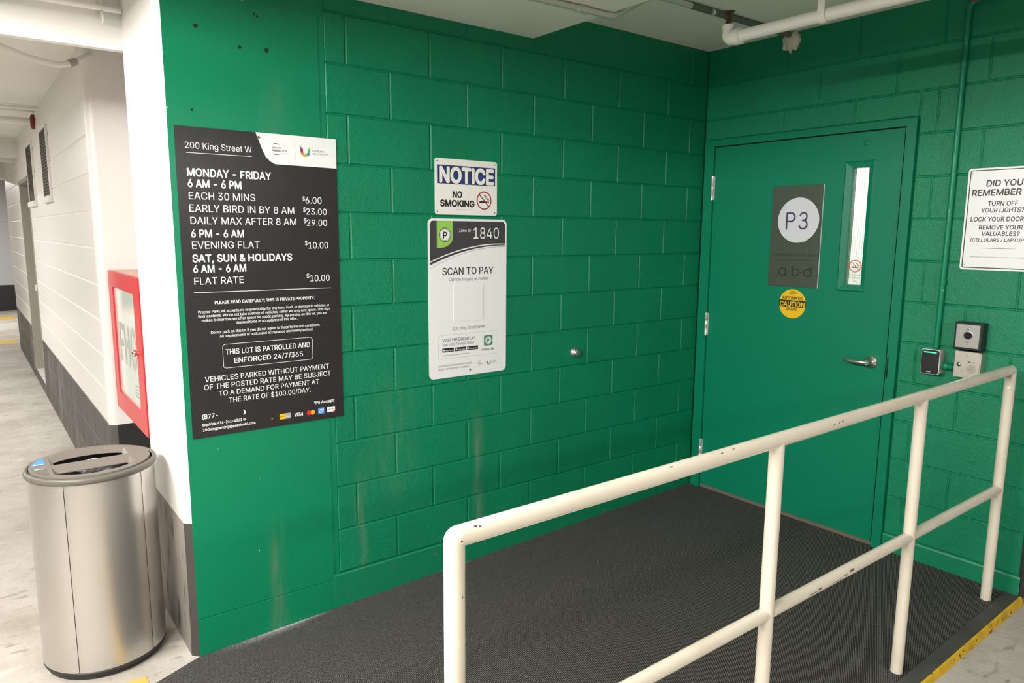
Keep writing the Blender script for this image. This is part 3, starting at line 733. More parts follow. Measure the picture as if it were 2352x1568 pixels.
for body, fr in (('Precise ParkLink accepts no responsibility for any loss, theft, or damage to vehicles or', (-3.0314, -2.4974, 1.2282, 0.0106)),
                 ('their contents. We do not take custody of vehicles, rather we only rent space. This sign', (-3.0331, -2.4960, 1.2118, 0.0106)),
                 ('makes it clear that we offer space for public parking. By parking on this lot, you are', (-3.0201, -2.5090, 1.1953, 0.0107)),
                 ('deemed to be in acceptance of this offer.', (-2.8912, -2.6393, 1.1789, 0.0110)),
                 ('Do not park on this lot if you do not agree to these terms and conditions.', (-2.9883, -2.5411, 1.1456, 0.0112)),
                 ('All requirements of notice and acceptance are hereby waived.', (-2.9566, -2.5728, 1.1290, 0.0105))):
    mb.text(FA, body, fr, SF2, 0.012)
mb.build_lines('terms_lettering', m_txtw, sg)
mb = MB()
bx = bbox([(-2.9489, 1.1008), (-2.5776, 1.0992), (-2.5801, 1.0039), (-2.9478, 1.0038)])
q_ = [(-2.9485, 1.0529), (-2.5774, 1.0518)]
bx = (q_[0][0], [(-2.9478, 1.0038)][0][1], q_[1][0], [(-2.9489, 1.1008)][0][1])
o2 = rrect(*bx, 0.012); mb.band(FA, o2, inset(o2, 0.0017), SF2)
mb.text(FA, 'THIS LOT IS PATROLLED AND', (-2.9381, -2.5894, 1.0585, 0.0211), SF2, 0.012)
mb.text(FA, 'ENFORCED 24/7/365', (-2.9059, -2.6215, 1.0219, 0.0205), SF2, 0.012)
for body, fr in (('VEHICLES PARKED WITHOUT PAYMENT', (-3.0210, -2.5072, 0.9564, 0.0210)), ('OF THE POSTED RATE MAY BE SUBJECT', (-3.0258, -2.5000, 0.9252, 0.0206)),
                 ('TO A DEMAND FOR PAYMENT AT', (-2.9716, -2.5550, 0.8945, 0.0200)), ('THE RATE OF $100.00/DAY.', (-2.9345, -2.5932, 0.8627, 0.0203))):
    mb.text(FA, body, fr, SF2, 0.005)
mb.build_lines('warning_lettering', m_txtw, sg)
mb = MB()
mb.text(FA, 'We Accept:', (-2.5800, -2.4866, 0.8054, 0.0130), SF2, 0.02)
mb.text(FA, '(B77-', (-3.0388, -2.9801, 0.8098, 0.0178), SF2, 0.016); mb.text(FA, ')', (-2.8810, -2.8717, 0.8079, 0.0162), SF2, 0.016)
mb.text(FA, 'Inquiries: 416-241-4061 or', (-3.0396, -2.8709, 0.7806, 0.0111), SF2, 0.018)
mb.text(FA, '200kingparking@precisebl.com', (-3.0399, -2.8333, 0.7602, 0.0106), SF2, 0.018)
mb.text(FA, 'VISA', (-2.6713, -2.6311, 0.7647, 0.0142), SF2, 0.03, 0.22)
mb.build_lines('contact_lettering', m_txtw, sg)
# card marks
mb = MB(); b_ = bbox([(-2.7328, 0.7848), (-2.6844, 0.7827), (-2.6854, 0.7584), (-2.7329, 0.7611)]); b_ = (b_[0], [(-2.7329, 0.7611)][0][1], b_[2], [(-2.7328, 0.7848)][0][1])
mu = b_[0]+(b_[2]-b_[0])*0.52
mb.poly(FA, rrect(b_[0], b_[1], mu, b_[3], 0.002), SF2, 0); mb.poly(FA, [(mu, b_[1]), (b_[2], b_[1]), (b_[2], b_[3]), (mu, b_[3])], SF2, 1)
mb.stroke(FA, [(b_[0]+0.003, b_[1]+0.009), (b_[0]+0.008, b_[1]+0.012), (mu-0.002, b_[1]+0.013)], 0.002, SF2+0.0002, 2)
mb.text(FA, 'Flash', (mu+0.002, b_[2]-0.002, b_[1]+0.007, 0.006), SF2+0.0002, 0.01, 0.1, 3)
mb.build('debit_card_mark', [m_yel, m_line, m_txtk, m_txtw], sg)
mb = MB(); c1, c2, e_ = [(-2.6049, 0.7717), (-2.5879, 0.7715), (-2.5946, 0.7711)]; rr = e_[0]-c1[0]
mb.poly(FA, circ(c1, rr), SF2, 0); mb.poly(FA, circ(c2, rr), SF2+0.0001, 1)
hw = (c2[0]-c1[0])/2; ph = math.acos(hw/rr)
mb.poly(FA, arc(c1, rr, -ph, ph)+arc(c2, rr, PI-ph, PI+ph), SF2+0.0002, 2)
mb.build('double_circle_mark', [mat('mark_red', (0.75, 0.012, 0.02), 0.4), mat('mark_amber', (0.85, 0.36, 0.02), 0.4), mat('mark_orange', (0.85, 0.12, 0.01), 0.4)], sg)
mb = MB(); q = [(-2.5635, 0.7868), (-2.5351, 0.7850), (-2.5356, 0.7581), (-2.5635, 0.7590)]; b_ = (q[0][0], q[3][1], q[1][0], q[0][1])
mb.poly(FA, [(b_[0], b_[1]), (b_[2], b_[1]), (b_[2], b_[3]), (b_[0], b_[3])], SF2, 0)
w_ = b_[2]-b_[0]; h_ = b_[3]-b_[1]
mb.text(FA, 'AM', (b_[0]+w_*0.2, b_[2]-w_*0.1, b_[1]+h_*0.52, h_*0.26), SF2+0.0002, 0.02, 0, 1); mb.text(FA, 'EX', (b_[0]+w_*0.2, b_[2]-w_*0.1, b_[1]+h_*0.18, h_*0.26), SF2+0.0002, 0.02, 0, 1)
mb.build('blue_card_mark', [m_blue, m_txtw], sg)
mb = MB(); q = [(-2.5225, 0.7856), (-2.4853, 0.7836), (-2.4856, 0.7597), (-2.5223, 0.7613)]; b_ = (q[0][0], q[3][1], q[1][0], q[0][1])
mb.poly(FA, rrect(*b_, 0.002), SF2, 0); w_ = b_[2]-b_[0]; h_ = b_[3]-b_[1]
mb.text(FA, 'DISCOVER', (b_[0]+w_*0.1, b_[2]-w_*0.1, b_[1]+h_*0.42, h_*0.17), SF2+0.0002, 0.01, 0, 1)
mb.poly(FA, [(b_[2], b_[1]), (b_[2], b_[1]+h_*0.35), (b_[2]-w_*0.25, b_[1])], SF2+0.0002, 2)
mb.build('white_card_mark', [m_txtw, m_txtk, mat('mark_orange', (0.85, 0.12, 0.01), 0.4)], sg)
# logos in the header
def parklink_logo(F, cen, R, frames, d, parent, mdark):
    mb = MB(); t = R*0.10
    for a0, a1 in ((0.62, 2.55), (3.75, 5.70)):
        o2 = arc(cen, R, a0, a1, 16); n = len(o2); i2 = [(cen[0]+(R-t*math.sin(PI*k/(n-1)))*math.cos(a0+(a1-a0)*k/(n-1)), cen[1]+(R-t*math.sin(PI*k/(n-1)))*math.sin(a0+(a1-a0)*k/(n-1))) for k in range(n)]
        for k in range(n-1): mb.poly(F, [o2[k], o2[k+1], i2[k+1], i2[k]], d)
    for body, fr, b, sl in frames: mb.text(F, body, fr, d, b, sl)
    return mb.build('circle_logo', mdark, parent)
cc, ce = [(-2.7012, 1.8699), (-2.7003, 1.8928)]
parklink_logo(FA, cc, ce[1]-cc[1], (('PRECISE', (-2.7174, -2.6816, 1.8722, 0.0062), 0.012, 0.0), ('PARK', (-2.7193, -2.6867, 1.8600, 0.0082), 0.02, 0.2), ('LINK', (-2.6850, -2.6550, 1.8605, 0.0080), -0.004, 0.2), ('NATIONAL', (-2.6798, -2.6538, 1.8535, 0.0021), 0.01, 0.0)), SF2, sg, m_txtk)
MB().stroke(FA, [(-2.6240, 1.9068), (-2.6240, 1.8323)], 0.0011, SF2).build('divider', m_txtg, sg)
RB = [mat('u_'+n, c, 0.4) for n, c in (('maroon', (0.20, 0.02, 0.08)), ('coral', (0.62, 0.10, 0.08)), ('orange', (0.75, 0.25, 0.05)), ('yellow', (0.55, 0.45, 0.08)), ('teal', (0.03, 0.27, 0.30)), ('sea', (0.05, 0.36, 0.22)), ('leaf', (0.20, 0.40, 0.07)))]+[m_signw]
def u_logo(F, u0, v0, u1, v1, d, parent):
    """letter U drawn as a curved ribbon that changes colour along its length"""
    mb = MB(); w = (u1-u0)*0.27; cu = (u0+u1)/2; R = (u1-u0)/2; ri = R-w; cv = v0+R
    o2, i2 = [], []
    N = 14
    for k in range(4): t = k/4; o2.append((u0, v1+(cv-v1)*t)); i2.append((u0+w, (v1-w*0.9)+(cv-v1+w*0.9)*t))
    for k in range(N+1): a = PI+PI*k/N; o2.append((cu+R*math.cos(a), cv+R*math.sin(a))); i2.append((cu+ri*math.cos(a), cv+ri*math.sin(a)))
    for k in range(1, 5): t = k/4; o2.append((u1, cv+(v1-cv)*t)); i2.append((u1-w, cv+(v1-w*0.9-cv)*t))
    n = len(o2)-1
    for k in range(n): mb.poly(F, [o2[k], o2[k+1], i2[k+1], i2[k]], d, min(6, k*7//n))
    for k in (1, 9, n-4, n-1): mb.poly(F, circ(((o2[k][0]+i2[k][0])/2, (o2[k][1]+i2[k][1])/2), w*0.16, 8), d+0.0002, 7)
    return mb.build('letter_u_logo', RB, parent)
q = [(-2.6005, 1.8891), (-2.5594, 1.8894), (-2.5804, 1.8478)]
u_logo(FA, q[0][0], q[2][1], q[1][0], q[0][1], SF2, sg)
mb = MB(); mb.text(FA, 'U R B A N', (-2.5496, -2.5012, 1.8702, 0.0064), SF2, 0.01); mb.text(FA, 'M O B I L I T Y', (-2.5492, -2.4794, 1.8594, 0.0060), SF2, 0.01)
mb.build_lines('logo_lettering', m_txtk, sg)
for (u, v) in [(-2.7702, 1.9109)] + [(-2.7629, 0.7703)]:
    MB().lathe([(0.0048, 0.0), (0.0045, 0.003), (0.003, 0.0042)], FA(u, v, 0.004), ax=(0, -1, 0), n=14).build('screw', m_jambd, sg)

# ================================================================ NO SMOKING NOTICE
sg = thing('no_smoking_sign', 'small white NOTICE NO SMOKING sign with blue band above the pay sign', 'sign', (-1.782, -0.001, 1.628))
NB = (-1.961, 1.628, -1.603, 1.887)
MB().prism(FA, rrect(*NB, 0.012), 0.0008, 0.002).build('panel', m_signcream, sg)
d1, d2_ = 0.0022, 0.0024
q = [(-1.9489, 1.8573), (-1.6149, 1.8562), (-1.6140, 1.7701), (-1.9481, 1.7716)]; bl = ((q[0][0]+q[3][0])/2, q[3][1]-0.0, (q[1][0]+q[2][0])/2, q[0][1])
MB().poly(FA, [(bl[0], bl[1]), (bl[2], bl[1]), (bl[2], bl[3]), (bl[0], bl[3])], d1).build('blue_band', m_navy, sg)
fr = (-1.9374, -1.6226, 1.7795, 0.0673)
mb = MB(); mb.text(FA, 'NOTICE', (fr[0]-0.0028, fr[1]+0.0028, fr[2], fr[3]), d2_, 0.066, 0, 0); mb.text(FA, 'NOTICE', fr, d2_+0.0003, 0.040, 0, 1)
mb.build('notice_lettering', [m_txtk, m_txtw], sg)
mb = MB(); mb.text(FA, 'NO', (-1.8636, -1.8093, 1.7095, 0.0286), d1, 0.035); mb.text(FA, 'SMOKING', (-1.9329, -1.7377, 1.6674, 0.0283), d1, 0.035)
q = [(-1.8411, 1.6524), (-1.7382, 1.6526)]; mb.mark()
u = q[0][0]
while u < q[1][0]:
    w_ = 0.004+0.008*random.random(); mb.stroke(FA, [(u, q[0][1]), (min(u+w_, q[1][0]), q[0][1])], 0.0014, d1); u += w_+0.0035
mb.build_lines('no_smoking_lettering', m_txtk, sg)
def prohibition(F, c, R, d, parent, mred, name='prohibition_symbol'):
    mb = MB(); o2 = circ(c, R, 40); mb.band(F, o2, circ(c, R*0.87, 40), d+0.0003, 0)
    k = R*0.64; mb.stroke(F, [(c[0]-k, c[1]+k), (c[0]+k, c[1]-k)], R*0.12, d+0.0002, 0)
    def bx_(x0, y0, x1, y1): mb.poly(F, [(c[0]+x0*R, c[1]+y0*R), (c[0]+x1*R, c[1]+y0*R), (c[0]+x1*R, c[1]+y1*R), (c[0]+x0*R, c[1]+y1*R)], d, 1)
    bx_(-0.62, -0.26, 0.38, -0.07); bx_(0.44, -0.26, 0.52, -0.07); bx_(0.58, -0.26, 0.66, -0.07)
    for off in (0.0, 0.16):
        mb.stroke(F, [(c[0]+(x+off)*R, c[1]+y*R) for x, y in ((0.52, -0.02), (0.50, 0.10), (0.34, 0.18), (0.22, 0.28), (0.24, 0.38), (0.10, 0.44), (0.02, 0.54), (0.06, 0.64))], R*0.06, d, 1)
    return mb.build(name, [mred, m_txtk], parent)
q = [(-1.6810, 1.7001), (-1.6365, 1.6996)]; prohibition(FA, q[0], q[1][0]-q[0][0], d1, sg, m_red)
for (u, v) in ((NB[0]+0.013, NB[3]-0.014), (NB[2]-0.013, NB[3]-0.014), (NB[0]+0.013, NB[1]+0.014), (NB[2]-0.013, NB[1]+0.014)):
    MB().poly(FA, circ((u, v), 0.003, 12), d1).build('mounting_hole', m_hole, sg)

# ================================================================ SCAN TO PAY SIGN
sg = thing('pay_sign', 'tall white SCAN TO PAY sign with charcoal header and zone number', 'sign', (-1.772, -0.001, 0.842))
PB = (-2.001, 0.842, -1.542, 1.610)
MB().prism(FA, rrect(*PB, 0.025), 0.0008, 0.002).build('panel', m_signw, sg)
lb = PB[0]+0.010; rb = PB[2]-0.009; tb = PB[3]-0.011
cu = [(-1.9972, 1.4059), (-1.8850, 1.4492), (-1.7503, 1.4778), (-1.6571, 1.4876), (-1.5521, 1.4910)]; cu2 = [(-1.9965, 1.4008), (-1.8850, 1.4436), (-1.7503, 1.4722), (-1.6571, 1.4822), (-1.5521, 1.4864)]; cu3 = [(-1.9966, 1.3888), (-1.8851, 1.4307), (-1.7503, 1.4639), (-1.6571, 1.4761), (-1.5521, 1.4821)]; cu4 = [(-1.9968, 1.3739), (-1.8852, 1.4196), (-1.7503, 1.4563), (-1.6571, 1.4704), (-1.5520, 1.4759)]
def fit(c):   # smooth quadratic through the measured points, extended to both borders
    (x0, y0), (x1, y1), (x2, y2) = c[0], c[2], c[4]
    def f(x): return y0*(x-x1)*(x-x2)/((x0-x1)*(x0-x2))+y1*(x-x0)*(x-x2)/((x1-x0)*(x1-x2))+y2*(x-x0)*(x-x1)/((x2-x0)*(x2-x1))
    return [(lb+(rb-lb)*k/20, f(lb+(rb-lb)*k/20)) for k in range(21)]
a1, a2, a3, a4 = fit(cu), fit(cu2), fit(cu3), fit(cu4)
mb = MB(); rc = 0.016
top = [(rb-rc+rc*math.cos(a), tb-rc+rc*math.sin(a)) for a in [PI/2*i/5 for i in range(6)]]+[(lb+rc+rc*math.cos(a), tb-rc+rc*math.sin(a)) for a in [PI/2+PI/2*i/5 for i in range(6)]]
n_p = a1+top
# header split into strips so that the concave outline fills cleanly
for k in range(20):
    def tv(x):
        if x > rb-rc: return tb-rc+math.sqrt(max(0, rc*rc-(x-rb+rc)**2))
        if x < lb+rc: return tb-rc+math.sqrt(max(0, rc*rc-(lb+rc-x)**2))
        return tb
    xa, xb = a1[k][0], a1[k+1][0]; mids = [xa, (xa+xb)/2, xb] if k in (0, 19) else [xa, xb]
    for p, q in zip(mids[:-1], mids[1:]):
        fa = a1[k][1]+(a1[k+1][1]-a1[k][1])*(p-xa)/(xb-xa); fb = a1[k][1]+(a1[k+1][1]-a1[k][1])*(q-xa)/(xb-xa)
        mb.poly(FA, [(p, fa), (q, fb), (q, tv(q)), (p, tv(p))], d1, 0)
    mb.poly(FA, [a3[k], a3[k+1], a2[k+1], a2[k]], d1, 0)
    mb.stroke(FA, [a4[k], a4[k+1]], 0.0012, d1, 0)
mb.build('header_field', m_dgrey, sg)
q = [(-1.9527, 1.6055), (-1.8638, 1.6052), (-1.8634, 1.5245), (-1.9511, 1.4717)]; q0, q1 = q[0][0], q[1][0]; vb_, vt_ = q[3][1], q[2][1]
q = [(q0, tb), (q1, tb)]+[(q0+(q1-q0)*math.cos(PI/2*k/14)**0.75, vt_-(vt_-vb_)*math.sin(PI/2*k/14)**1.0) for k in range(15)]
mb = MB(); mb.poly(FA, q, d2_, 0); c_, e_ = [(-1.9074, 1.5336), (-1.8743, 1.5330)]; R = e_[0]-c_[0]
mb.poly(FA, circ(c_, R, 36), d2_+0.0002, 1); mb.poly(FA, circ(c_, R*0.90, 36), d2_+0.0004, 2); mb.band(FA, circ(c_, R*0.80, 36), circ(c_, R*0.76, 36), d2_+0.0005, 1)
mb.text(FA, 'P', (-1.9184, -1.8958, 1.5172, 0.0298), d2_+0.0006, 0.02, 0, 1)
mb.build('zone_tab', [m_lime, m_txtk, m_txtw], sg)
mb = MB(); mb.text(FA, 'Zone ID', (-1.8278, -1.7603, 1.5477, 0.0144), d2_, 0.006); mb.text(FA, '1840', (-1.7438, -1.5903, 1.5160, 0.0532), d2_, 0.0)
mb.build_lines('zone_lettering', m_txtw, sg)
mb = MB(); mb.text(FA, 'SCAN TO PAY', (-1.9235, -1.6231, 1.3435, 0.0344), d1, 0.010); mb.text(FA, '200 King Street West', (-1.8674, -1.6741, 1.0742, 0.0146), d1, 0.0)
mb.text(FA, 'VISIT FREQUENTLY?', (-1.9254, -1.7335, 1.0194, 0.0157), d1, 0.006)
mb.text(FA, 'PARKEDIN', (-1.6937, -1.6186, 0.9557, 0.0115), d1, 0.014, 0.15)
mb.build_lines('pay_lettering', m_txtk, sg)
MB().text(FA, 'Option to pay at meter', (-1.8865, -1.6538, 1.3137, 0.0158), d1, 0.006).build('meter_lettering', m_teal, sg)
mb = MB(); mb.text(FA, 'Start Using Parkedin Today!', (-1.9255, -1.7408, 0.9989, 0.0146), d1, 0.0)
mb.text(FA, 'Parkedin fees are in addition to posted rates.', (-1.9260, -1.7685, 0.9505, 0.0059), d1, 0.006)
mb.text(FA, 'Unauthorized vehicles will be ticketed', (-1.9502, -1.7570, 0.8984, 0.0103), d1, 0.0); mb.text(FA, "and/or towed at owner's expense.", (-1.9503, -1.7706, 0.8824, 0.0099), d1, 0.0)
mb.build_lines('fine_print', m_txtg, sg)
q = [(-1.8620, 1.2079), (-1.6851, 1.2045), (-1.7749, 1.2951), (-1.7730, 1.1154)]; o2 = rrect(q[0][0], q[3][1], q[1][0], q[2][1], 0.014)
MB().prism(FA, o2, 0.0021, 0.0034).build('blank_tile', m_txtw, sg)
q = [(-1.9492, 0.9966), (-1.5928, 0.9932), (-1.7779, 1.0535), (-1.7782, 0.9364)]; o2 = rrect(q[0][0], q[3][1], q[1][0], q[2][1], 0.012); MB().band(FA, o2, inset(o2, 0.0011), d1).build('box_outline', m_line, sg)
for body, qq in (('Parkedin.com', [(-1.9266, 0.9827), (-1.8610, 0.9798), (-1.8939, 0.9888), (-1.8941, 0.9693)]), ('App Store', [(-1.8540, 0.9811), (-1.7891, 0.9783), (-1.8219, 0.9874), (-1.8220, 0.9689)]), ('Google Play', [(-1.7824, 0.9805), (-1.7169, 0.9778), (-1.7501, 0.9865), (-1.7501, 0.9682)])):
    mb = MB(); b_ = (qq[0][0], qq[3][1], qq[1][0], qq[2][1]); w_ = b_[2]-b_[0]; h_ = b_[3]-b_[1]
    mb.poly(FA, rrect(*b_, 0.001), d1, 0); mb.text(FA, body, (b_[0]+w_*0.26, b_[2]-w_*0.06, b_[1]+h_*0.22, h_*0.36), d2_, 0.01, 0, 1)
    mb.poly(FA, circ((b_[0]+w_*0.13, b_[1]+h_*0.5), h_*0.25, 10), d2_, 1)
    mb.build('store_badge', [m_txtk, m_txtw], sg)
q = [(-1.6804, 1.0090), (-1.6269, 1.0073), (-1.6541, 1.0327), (-1.6529, 0.9811)]; b_ = (q[0][0], q[3][1], q[1][0], q[2][1]); c_ = ((b_[0]+b_[2])/2, (b_[1]+b_[3])/2); R = (b_[2]-b_[0])*0.36
mb = MB(); mb.poly(FA, rrect(*b_, 0.006), d1, 0); mb.poly(FA, circ(c_, R, 30), d2_, 1); mb.band(FA, circ(c_, R*0.86, 30), circ(c_, R*0.80, 30), d2_+0.0002, 0)
mb.text(FA, 'P', (c_[0]-R*0.33, c_[0]+R*0.33, c_[1]-R*0.48, R*0.95), d2_+0.0003, 0.03, 0, 2)
mb.build('app_icon', [mat('app_green', (0.05, 0.27, 0.14), 0.4), m_txtw, m_txtk], sg)
c_, e_ = [(-1.7075, 0.8956), (-1.7075, 0.9088)]
parklink_logo(FA, c_, e_[1]-c_[1], (('PRECISE', (c_[0]-0.010, c_[0]+0.006, c_[1]+0.0005, 0.004), 0.012, 0), ('PARKLINK', (c_[0]-0.010, c_[0]+0.020, c_[1]-0.0055, 0.0045), 0.012, 0.2)), d1, sg, m_txtg)
MB().stroke(FA, [(-1.6723, 0.9010), (-1.6712, 0.8802)], 0.0006, d1).build('divider', m_line, sg)
q = [(-1.6628, 0.9050), (-1.6376, 0.9037), (-1.6502, 0.8821)]; u_logo(FA, q[0][0], q[2][1], q[1][0], q[0][1], d1, sg)
mb = MB(); mb.text(FA, 'U R B A N', (-1.6315, -1.6035, 0.8962, 0.0046), d1, 0.01); mb.text(FA, 'M O B I L I T Y', (-1.6315, -1.5917, 0.8897, 0.0042), d1, 0.01); mb.build_lines('logo_lettering', m_txtg, sg)
for (u, v) in [(-1.7761, 1.5869)] + [(-1.7658, 0.8690)]:
    MB().lathe([(0.0046, 0.0), (0.0042, 0.002), (0.0025, 0.003)], FA(u, v, 0.002), ax=(0, -1, 0), n=14).build('screw', m_plas, sg)

# ================================================================ WALL DOOR STOP
mb = MB(); sx, sz = -1.06, 0.888
mb.lathe([(0.031, 0.0), (0.031, 0.006), (0.028, 0.012), (0.022, 0.017), (0.019, 0.024), (0.019, 0.028), (0.012, 0.028)], (sx, -0.0006, sz), ax=(0, -1, 0), n=28)
st = thing('door_stop', 'round brushed steel wall door stop halfway up the long green wall', 'door stop', (sx, 0.0, sz))
mb.build('flange', m_steel, st)
MB().lathe([(0.0125, 0.022), (0.0125, 0.027), (0.008, 0.0275)], (sx, -0.0006, sz), ax=(0, -1, 0), n=20).build('rubber_bumper', m_plas, st)

# ================================================================ REMINDER SIGN ON THE DOOR WALL
sg = thing('reminder_sign', 'white DID YOU REMEMBER sign with black border cut by the right picture edge', 'sign', (-0.001, -1.662, 1.391))
RS = (1.509, 1.391, 1.815, 1.852)
MB().prism(FB, rrect(*RS, 0.014), 0.0008, 0.002).build('panel', m_signw, sg)
o2 = rrect(RS[0]+0.008, RS[1]+0.008, RS[2]-0.008, RS[3]-0.008, 0.010)
MB().band(FB, o2, inset(o2, 0.0042), d1).build('border', m_txtk, sg)
mb = MB()
for body, fr, b in (('DID YOU', (1.5869, 1.7300, 1.7692, 0.0265), 0.020), ('REMEMBER', (1.5310, 1.7287, 1.7281, 0.0269), 0.022), ('TURN OFF', (1.6005, 1.7202, 1.6817, 0.0199), 0.016), ('YOUR LIGHTS?', (1.5753, 1.7455, 1.6525, 0.0197), 0.016),
                    ('LOCK YOUR DOORS?', (1.5367, 1.7752, 1.6128, 0.0192), 0.016), ('REMOVE YOUR', (1.5742, 1.7477, 1.5757, 0.0184), 0.016), ('VALUABLES?', (1.5865, 1.7379, 1.5478, 0.0184), 0.016), ('(CELLULARS / LAPTOPS)', (1.5444, 1.7753, 1.5212, 0.0150), 0.016),
                    ('MANAGEMENT NOT RESPONSIBLE FOR LOST OR STOLEN PROPERTY', (1.5498, 1.7741, 1.4488, 0.0036), 0.006)):
    mb.text(FB, body, fr, d1, b, 0.05)
mb.build_lines('lettering', m_txtk, sg)
mb = MB(); c_ = [(1.6613, 1.4906)][0]
for s_ in (-1, 1): mb.poly(FB, [(c_[0]+s_*0.0045, c_[1]-0.0012), (c_[0]+s_*0.0045, c_[1]+0.0012), (c_[0]+s_*0.072, c_[1]+0.0002), (c_[0]+s_*0.072, c_[1]-0.0002)], d1)
mb.poly(FB, circ(c_, 0.002, 12), d1); mb.build('rule', m_txtk, sg)
for (u, v) in ((RS[0]+0.020, RS[3]-0.022), (RS[2]-0.020, RS[3]-0.022), (RS[0]+0.020, RS[1]+0.022), (RS[2]-0.020, RS[1]+0.022)):
    mb = MB(); mb.lathe([(0.0034, 0.0), (0.003, 0.0012), (0.0014, 0.0016)], FB(u, v, 0.002), ax=(-1, 0, 0), n=14); mb.build('rivet', m_emt, sg)

# ================================================================ LEVEL PLAQUE, STICKERS ON THE DOOR
DF = 0.006   # door face offset
sg = thing('level_plaque', 'olive grey P3 level plaque with white disc stuck to the green door', 'sign', (-DF, -0.655, 1.254))
PL = (0.505, 1.254, 0.812, 1.816)
MB().prism(FB, [(PL[0], PL[1]), (PL[2], PL[1]), (PL[2], PL[3]), (PL[0], PL[3])], DF+0.0005, 0.012, 0, 0.0015).build('panel', m_plaque, sg)
MB().box((-0.0125, -PL[2]+0.001, PL[1]), (-DF-0.001, -PL[2]-0.0015, PL[3])).build('panel_edge', m_plaque_e, sg)
q = [(0.6718, 1.6256), (0.6684, 1.7503)]; R = q[1][1]-q[0][1]; c_ = q[0]
mb = MB(); mb.poly(FB, circ(c_, R+0.0025, 48), 0.0123, 1); mb.poly(FB, circ(c_, R, 48), 0.0126, 0); mb.build('disc', [m_lilac, m_txtk], sg)
q = [(0.5999, 1.5740), (0.5972, 1.6705), (0.6560, 1.6450), (0.6749, 1.6614), (0.7294, 1.6492), (0.7403, 1.6004), (0.6751, 1.5955)]
mb = MB(); sw = 0.0092; pb, pt = q[0][1], q[1][1]; pu = q[0][0]+0.003; pw = (q[2][0]-pu); pm = pb+(pt-pb)*0.47; pr_ = (pt-pm)/2-sw/4
def ribbon(mb, pts, w, d, mi=0):
    L_, R_ = [], []
    for i in range(len(pts)):
        a = pts[max(0, i-1)]; b = pts[min(len(pts)-1, i+1)]; dx, dy = b[0]-a[0], b[1]-a[1]; l = math.hypot(dx, dy) or 1e-9
        L_.append((pts[i][0]-dy/l*w/2, pts[i][1]+dx/l*w/2)); R_.append((pts[i][0]+dy/l*w/2, pts[i][1]-dx/l*w/2))
    for i in range(len(pts)-1): mb.poly(FB, [R_[i], R_[i+1], L_[i+1], L_[i]], d, mi)
    return mb
ribbon(mb, [(pu, pb), (pu, pt)], sw, 0.0129)
ribbon(mb, [(pu, pt-sw/2)]+arc((pu+pw-pr_-0.004, (pt-sw/2+pm)/2), (pt-sw/2-pm)/2, PI/2, -PI/2, 18)+[(pu, pm)], sw, 0.0132)
mb.mark(); tu = (q[4][0]+q[6][0])/2+0.001; th_ = pt-pb; r1 = (th_-sw)*0.232; r2 = (th_-sw)*0.268; c3 = (tu, pt-sw/2-r1); c4_ = (tu, pb+sw/2+r2)
ribbon(mb, arc(c3, r1, PI*0.97, -PI/2, 22)+[(tu-0.008, c3[1]-r1)], sw, 0.0129); ribbon(mb, [(tu-0.008, c4_[1]+r2)]+arc(c4_, r2, PI/2, -PI*0.97, 24), sw, 0.0132)
mb.build_lines('level_number', m_purple, sg)
mb = MB(); mb.text(FB, 'remember your level', (0.5312, 0.8106, 1.4266, 0.0162), 0.0123, -0.004); mb.mark().stroke(FB, [(0.5594, 1.4025), (0.7809, 1.4059)], 0.0016, 0.0123); mb.mark()
q = [(0.5942, 1.3344), (0.6726, 1.3354), (0.7497, 1.3365), (0.6322, 1.3431), (0.7088, 1.3445), (0.5752, 1.3135), (0.5725, 1.3523), (0.6495, 1.3726)]
ar = 0.0205; ab = q[5][1]+0.002; aw = 0.0052; at_ = q[7][1]
for (c_u, stem) in ((q[0][0], 'a'), (q[1][0]+0.002, 'b'), (q[2][0]-0.002, 'd')):
    mb.mark(); ribbon(mb, arc((c_u, ab+ar), ar, 0.0, 2*PI, 36), aw, 0.0123)
    su = c_u-ar if stem == 'b' else c_u+ar
    ribbon(mb, [(su, ab-0.001), (su, ab+2*ar+0.001 if stem == 'a' else at_)], aw, 0.0126)
for k in (3, 4): mb.mark().poly(FB, circ((q[k][0], ab+ar*1.05), 0.0042, 14), 0.0123)
mb.build_lines('lettering', m_plaque_t, sg)
sg = thing('caution_sticker', 'round yellow AUTOMATIC CAUTION DOOR sticker under the level plaque', 'sticker', (-DF, -0.635, 1.098))
q = [(0.6658, 1.1579), (0.6557, 1.2410)]; c_ = q[0]; R = q[1][1]-q[0][1]
k1 = [(0.6644, 1.1777)][0][1]-c_[1]; k2 = [(0.6672, 1.1380)][0][1]-c_[1]
MB().prism(FB, circ(c_, R, 48), DF+0.0002, DF+0.0008).build('disc', m_yel, sg)
a_, b_ = math.asin(k1/R), math.asin(k2/R)
MB().poly(FB, arc(c_, R, b_, a_, 8)+arc(c_, R, PI-a_, PI-b_, 8), DF+0.001).build('black_band', m_txtk, sg)
mb = MB(); mb.text(FB, 'AUTOMATIC', (0.6007, 0.7299, 1.1821, 0.0162), DF+0.001, 0.022); mb.text(FB, 'DOOR', (0.6343, 0.6948, 1.1189, 0.0157), DF+0.001, 0.022); mb.text(FB, 'TORMAX', (0.6405, 0.6874, 1.2147, 0.0091), DF+0.001, 0.022)
mb.mark().stroke(FB, [(0.6518, 1.2294), (0.6753, 1.2300)], 0.0016, DF+0.001); mb.stroke(FB, [(0.6492, 1.2088), (0.6802, 1.2094)], 0.0010, DF+0.001)
mb.build_lines('lettering', m_txtk, sg)
MB().text(FB, 'CAUTION', (0.5878, 0.7420, 1.1419, 0.0272), DF+0.0013, 0.03).build('caution_lettering', m_yel, sg)
